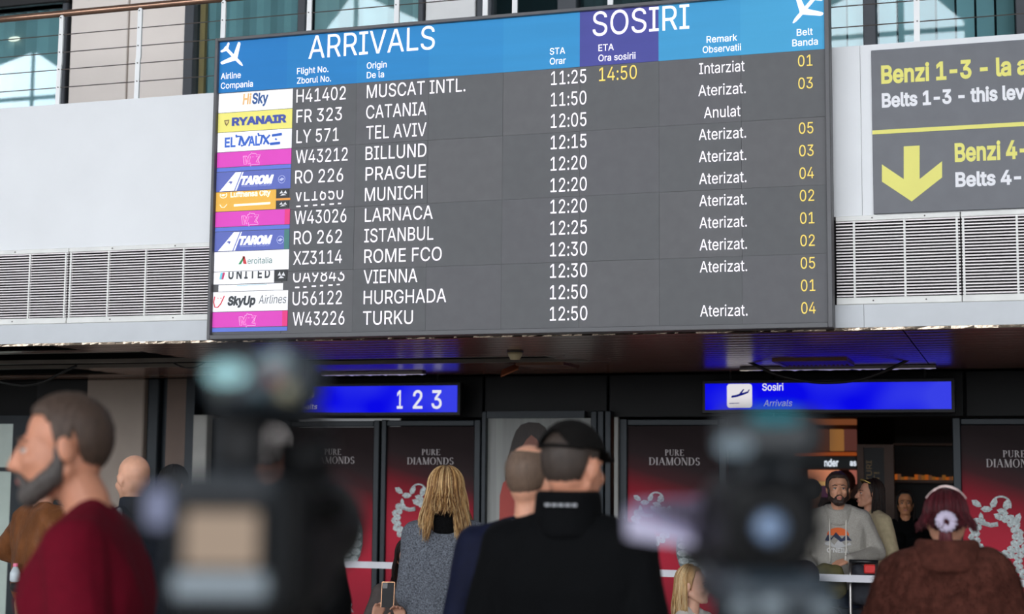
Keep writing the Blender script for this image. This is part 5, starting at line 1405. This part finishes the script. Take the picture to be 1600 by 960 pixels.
# ================================================================== CHAIRS, TROLLEY
def chair(P, Y, label, mat):
    r = P['root']; loc = r.location
    t = thing('waiting_chair', (loc.x, loc.y, 0), label, 'chair', 'waiting chairs', rz=r.rotation_euler.z); BASE[t] = Vector((0, 0, 0))
    s = .385
    MB().rbox(-.23, .23, -.30, .20, s-.10, s-.06, .012).build('seat', mat, t)
    mb = MB(); vs = []
    for j in range(6):
        z = s - .02 + j*.075
        for i in range(7):
            x = -.23 + i*.46/6; vs.append((x, .215 + .02*j/5 - .06*(abs(x)/.23)**2*.6, z - (.03*(abs(x)/.23)**3 if j == 5 else 0)))
    mb.add(vs, [(j*7+i, j*7+i+1, (j+1)*7+i+1, (j+1)*7+i) for j in range(5) for i in range(6)])
    b_ = mb.build('backrest', mat, t, True); m = b_.modifiers.new('thick', 'SOLIDIFY'); m.thickness = .014; m.offset = 1
    for x in (-.2, .2):
        for y in (-.26, .17): MB().tube([(x, y, s-.10), (x*1.06, y*1.1, 0)], .012, 8).build('leg', steel, t, True)
    MB().tube([(-.18, .19, s-.08), (-.18, .225, s+.1)], .01, 6).tube([(.18, .19, s-.08), (.18, .225, s+.1)], .01, 6).build('back_support', steel, t, True)
chair(SB, 9.7, 'pale teal chair under the seated blonde woman', pm('pale_teal_shell', (168, 190, 186), .5))
chair(PH, 9.0, 'dark chair under the seated woman with the phone', black_plastic)
chair(SD, 10.4, 'dark chair behind the right tripod camera', black_plastic)
# luggage trolley in front of the man in the hoodie
c0 = at(1338, 890, 11.85); X = c0.x - .02
t = thing('luggage_trolley', (X, 11.8, 0), 'steel luggage trolley with a black handle in front of the man in the hoodie', 'trolley')
hz = at(1345, 879, 11.72).z
MB().tube([(at(1327, 879, 11.78).x, 11.78, hz), (at(1372, 879, 11.78).x, 11.78, hz)], .016, 10).build('handle', black_plastic, t, True)
for hx_, s in ((at(1329, 879, 11.78).x, -1), (at(1370, 879, 11.78).x, 1)): MB().tube([(hx_, 11.78, hz), (hx_, 11.745, hz-.1), (hx_, 11.735, .3), (hx_, 11.72, .15)], .012, 8).build('upright', steel, t, True)
MB().box(X-.26, X+.26, 11.70, 11.74, .14, .17).box(X-.02, X+.02, 11.66, 11.98, .145, .165).box(X-.26, X+.26, 11.92, 11.96, .14, .17).build('platform', steel, t)
for x, y in ((X-.22, 11.72), (X+.22, 11.72), (X, 11.96)): MB().lathe((x-.015, y, .065), [(.062, 0), (.062, .03)], 14, (1, 0, 0)).build('wheel', black_plastic, t)
c1 = at(1299, 888, 11.7)
b = Blob(); b.hull([(V(c1.x-.10, 11.8, c1.z-.16), .07), (V(c1.x+.035, 11.8, c1.z-.16), .07), (V(c1.x-.08, 11.8, c1.z-.035), .065), (V(c1.x+.03, 11.8, c1.z-.045), .06)])
tag(link('duffel_bag', b.mesh(.012, 2, .012, 14), cloth('olive_canvas', (92, 86, 54))), 'olive green duffel bag on the luggage trolley', 'bag')
c2 = at(1346, 890, 11.7)
b = Blob(); b.hull([(V(c2.x-.045, 11.84, c2.z-.22), .055), (V(c2.x+.1, 11.84, c2.z-.22), .06), (V(c2.x-.04, 11.84, c2.z-.02), .05), (V(c2.x+.08, 11.84, c2.z-.05), .05)])
t = thing('backpack', (c2.x, 11.84, c2.z-.28), 'dark grey backpack with a red flap on the luggage trolley', 'bag')
me = b.mesh(.012, 2, .01, 14); me.transform(Matrix.Translation(-BASE[t])); link('pack_body', me, cloth('charcoal_nylon', (52, 54, 60), .6), t)
MB().rbox(c2.x+.01, c2.x+.10, 11.775, 11.80, c2.z-.035, c2.z+.03, .008).build('flap', pm('red_flap', (222, 52, 48), .6), t)
t = thing('suitcase', (X, 11.86, .17), 'dark suitcase at the bottom of the luggage trolley', 'suitcase')
MB().rbox(X-.22, X+.22, 11.77, 11.97, .172, c2.z-.30, .03).build('shell', pm('suitcase_dark', (44, 50, 58), .4), t)
MB().box(X-.2, X+.2, 11.755, 11.771, .3, .31).box(X-.2, X+.2, 11.755, 11.771, .44, .45).build('rib', black_plastic, t)

# ================================================================== TELEVISION CAMERAS IN THE FOREGROUND
def frame_at(px, py, D):
    """object frame facing the photographer at axial distance D"""
    p = CAM + (CF + CR*((px-800)/FPX) - CU*((py-480)/FPX))*D
    y = Vector((CF.x, CF.y, 0)).normalized(); x = Vector((y.y, -y.x, 0))
    return Matrix(((x.x, y.x, 0, p.x), (x.y, y.y, 0, p.y), (0, 0, 1, p.z), (0, 0, 0, 1)))
def rig(t, M0, name, x0, x1, y0, y1, z0, z1, mat, c=.006, parent=None):
    mb = MB().rbox(x0, x1, y0, y1, z0, z1, c); mb.v = [M0 @ v for v in mb.v]
    return mb.build(name, mat, parent or t)
def rlathe(t, M0, name, c, prof, axis, mat, n=20, parent=None):
    mb = MB().lathe(c, prof, n, axis); mb.v = [M0 @ v for v in mb.v]
    return mb.build(name, mat, parent or t, True)
cam_blk = pm('camera_black', (8, 9, 11), .55, var=.15, spec=.25); cam_gry = pm('camera_dark_grey', (40, 44, 48), .5, spec=.3); cam_sil = pm('camera_silver', (100, 110, 116), .4, .3)
def tripod(M0, ztop, label):
    p = M0.translation
    t = thing('tripod', (p.x, p.y, 0), label, 'tripod')
    MB().tube([(p.x, p.y, ztop), (p.x, p.y, ztop-.12)], .04, 14).build('fluid_head', cam_blk, t, True)
    MB().tube([(p.x, p.y, ztop-.12), (p.x, p.y, .55)], .022, 10).build('column', cam_gry, t, True)
    for k in range(3):
        a = R(90 + 120*k); MB().tube([(p.x, p.y, ztop-.16), (p.x+.42*math.cos(a), p.y+.42*math.sin(a), .015)], [.02, .014], 8).build('leg', cam_gry, t, True)
    h = Vector((p.x, p.y, ztop-.1)); MB().tube([h, h + V(.1, -.16, -.12)], .009, 8).build('pan_handle', cam_blk, t, True)
# --- left camera
D = 1.28; M0 = frame_at(378, 850, D); u = D/FPX          # u = metres per photo pixel
t = thing('television_camera', M0 @ V(0, 0, -115*u), 'black professional video camera with a lit flip screen on the near left tripod', 'video camera')
Xp = lambda px: (px-378)*u
Zp = lambda py: (850-py)*u
rig(t, M0, 'body', Xp(288), Xp(478), .01, .26, Zp(975), Zp(742), cam_blk, .012)
s_ = rig(t, M0, 'rear_panel', Xp(266), Xp(436), -.012, .012, Zp(958), Zp(738), cam_gry, .008)
rig(t, M0, 'screen_bezel', Xp(280), Xp(424), -.018, -.011, Zp(935), Zp(775), cam_blk, .005, s_)
rig(t, M0, 'screen', Xp(296), Xp(408), -.021, -.017, Zp(884), Zp(800), emat('screen_cream', (206, 184, 164), .62), .002, s_)
rig(t, M0, 'control_strip', Xp(280), Xp(424), -.021, -.017, Zp(930), Zp(892), pm('panel_silver_blue', (122, 132, 138), .5), .003, s_)
rig(t, M0, 'handle_post', Xp(318), Xp(398), .04, .08, Zp(744), Zp(640), cam_blk, .008)
rig(t, M0, 'top_handle', Xp(318), Xp(470), .03, .22, Zp(660), Zp(636), cam_blk, .008)
tb = rig(t, M0, 'receiver_box', Xp(316), Xp(492), -.005, .06, Zp(640), Zp(540), pm('receiver_navy', (24, 34, 42), .5), .01)
rig(t, M0, 'status_display', Xp(318), Xp(380), -.009, -.004, Zp(600), Zp(568), pm('display_pale_teal', (150, 190, 192), .4, emit=.25), .006, tb)
for px, py, r_, cl in ((432, 567, 19, (120, 136, 140)), (404, 572, 12, (86, 110, 114)), (424, 590, 11, (120, 40, 46)), (446, 612, 14, (126, 122, 96)), (400, 610, 12, (54, 80, 88)), (345, 612, 11, (70, 76, 70))):
    rlathe(t, M0, 'knob', (Xp(px), -.005, Zp(py)), [(r_*u, 0), (r_*u, .006), (r_*u*.85, .009)], (0, -1, 0), pm('knob_%d_%d' % (px, py), cl, .4), 18, tb)
rlathe(t, M0, 'mic_holder', (Xp(398), .1, Zp(712)), [(.018, 0), (.018, .05)], (1, 0, 0), cam_blk, 12)
vf = rig(t, M0, 'viewfinder', Xp(196), Xp(286), .0, .07, Zp(834), Zp(752), cam_blk, .008)
rig(t, M0, 'viewfinder_screen', Xp(228), Xp(262), -.004, .001, Zp(824), Zp(764), emat('screen_lilac', (170, 178, 214), .6), .003, vf)
rlathe(t, M0, 'lens', (Xp(385), .255, Zp(850)), [(.045, 0), (.05, .05), (.05, .13), (.058, .18), (.058, .2)], (0, 1, 0), cam_blk, 24)
mc = thing('microphone', M0 @ V(Xp(470), .12, Zp(790)), 'black furry microphone windshield right of the left video camera', 'microphone')
mb = MB(); rr = random.Random(8)
b = Blob(); b.hull([(V(Xp(474), .06, Zp(800)), 31*u), (V(Xp(474), .24, Zp(800)), 28*u)])
me = b.mesh(.006, 1, .004, 40); me.transform(Matrix.Translation(-BASE[mc]) @ M0); link('windshield', me, cloth('black_fur', (12, 11, 11), .95), mc)
mb = MB().tube([V(Xp(398)+.05, .12, Zp(730)), V(Xp(455), .12, Zp(770)), V(Xp(474), .14, Zp(800))], .006, 8); mb.v = [M0 @ v for v in mb.v]; mb.build('shock_mount', cam_blk, mc, True)
tripod(M0 @ Matrix.Translation(V(Xp(385), .13, 0)), (M0 @ V(0, 0, Zp(976))).z, 'tripod under the near left video camera')
# --- right camera
D = 1.42; M0 = frame_at(1205, 850, D); u = D/FPX
Xp = lambda px: (px-1205)*u
t = thing('television_camera', M0 @ V(0, 0, -115*u), 'black professional video camera on the near right tripod in front of the doorway', 'video camera')
rig(t, M0, 'body', Xp(1134), Xp(1312), .0, .24, Zp(975), Zp(896), pm('camera_slate', (40, 50, 58), .45), .012)
for px, py, r_ in ((1205, 948, 22), (1158, 952, 18), (1285, 952, 18)): rlathe(t, M0, 'dial', (Xp(px), 0, Zp(py)), [(r_*u, 0), (r_*u, .008), (r_*u*.8, .011)], (0, -1, 0), cam_sil)
rig(t, M0, 'rear_block', Xp(1136), Xp(1278), .0, .2, Zp(896), Zp(748), cam_blk, .014)
ey = rlathe(t, M0, 'eyepiece', (Xp(1198), .0, Zp(824)), [(38*u, 0), (36*u, .012), (27*u, .02)], (0, -1, 0), cam_blk, 24)
rlathe(t, M0, 'eyepiece_glass', (Xp(1198), -.02, Zp(824)), [(25*u, 0), (18*u, .005), (.0005, .007)], (0, -1, 0), pm('blue_grey_glass', (104, 124, 152), .2, emit=.08), 24, ey)
rig(t, M0, 'neck', Xp(1160), Xp(1262), .02, .12, Zp(752), Zp(716), cam_gry, .01)
tb = rig(t, M0, 'monitor', Xp(1124), Xp(1296), .0, .05, Zp(722), Zp(640), pm('monitor_black', (24, 29, 33), .5), .012)
rig(t, M0, 'teal_strip', Xp(1172), Xp(1252), -.006, .001, Zp(664), Zp(640), pm('teal_panel', (30, 100, 110), .4, emit=.06), .006, tb)
rig(t, M0, 'status_display', Xp(1119), Xp(1176), -.008, .0, Zp(712), Zp(684), pm('display_grey_blue', (118, 132, 140), .4, emit=.1), .006, tb)
rig(t, M0, 'grip', Xp(1262), Xp(1304), .04, .16, Zp(860), Zp(730), cam_blk, .014)
rlathe(t, M0, 'lens', (Xp(1205), .2, Zp(860)), [(.042, 0), (.046, .06), (.05, .14), (.05, .16)], (0, 1, 0), cam_blk, 24)
tripod(M0 @ Matrix.Translation(V(0, .12, 0)), (M0 @ V(0, 0, Zp(976))).z, 'tripod under the near right video camera')
# --- flip-out monitor on an arm of the right camera
Mb = M0; D = 1.6; M0 = frame_at(1040, 815, D); u = D/FPX
Xp = lambda px: (px-1040)*u
Zq = lambda py: (815-py)*u
def rpoly(name, pts, y0, y1, mat):
    mb = MB().poly([(Xp(a), Zq(b)) for a, b in pts], y0, y1); mb.v = [M0 @ v for v in mb.v]; return mb.build(name, mat, t)
rpoly('flip_monitor', [(978, 803), (1090, 846), (1086, 852), (1020, 846), (980, 840)], -.004, .0, emat('lilac_face', (214, 212, 244), .75))
rpoly('monitor_back', [(976, 799), (985, 796), (1062, 816), (1092, 842), (1088, 847)], .001, .02, pm('lilac_grey', (126, 120, 150), .5))
hd = rpoly('monitor_hood', [(985, 795), (1000, 784), (1098, 779), (1096, 838), (1062, 815)], .008, .03, pm('hood_grey', (110, 100, 128), .6))
for i in range(7):
    x = 1026 + i*10.5; rpoly('hood_rib', [(x, 786), (x+4, 786), (x+4, 806+i*4), (x, 804+i*4)], .002, .008, pm('hood_rib_dark', (40, 38, 46), .6)).parent = hd
A0 = M0 @ V(Xp(1085), .025, Zq(830)); A1 = Mb @ V((1140-1205)*1.42/FPX, .1, (850-880)*1.42/FPX)
MB().tube([A0, (A0 + A1)/2 + V(0, 0, -.012), A1], .006, 8).build('monitor_arm', black_metal, t, True)

melt()
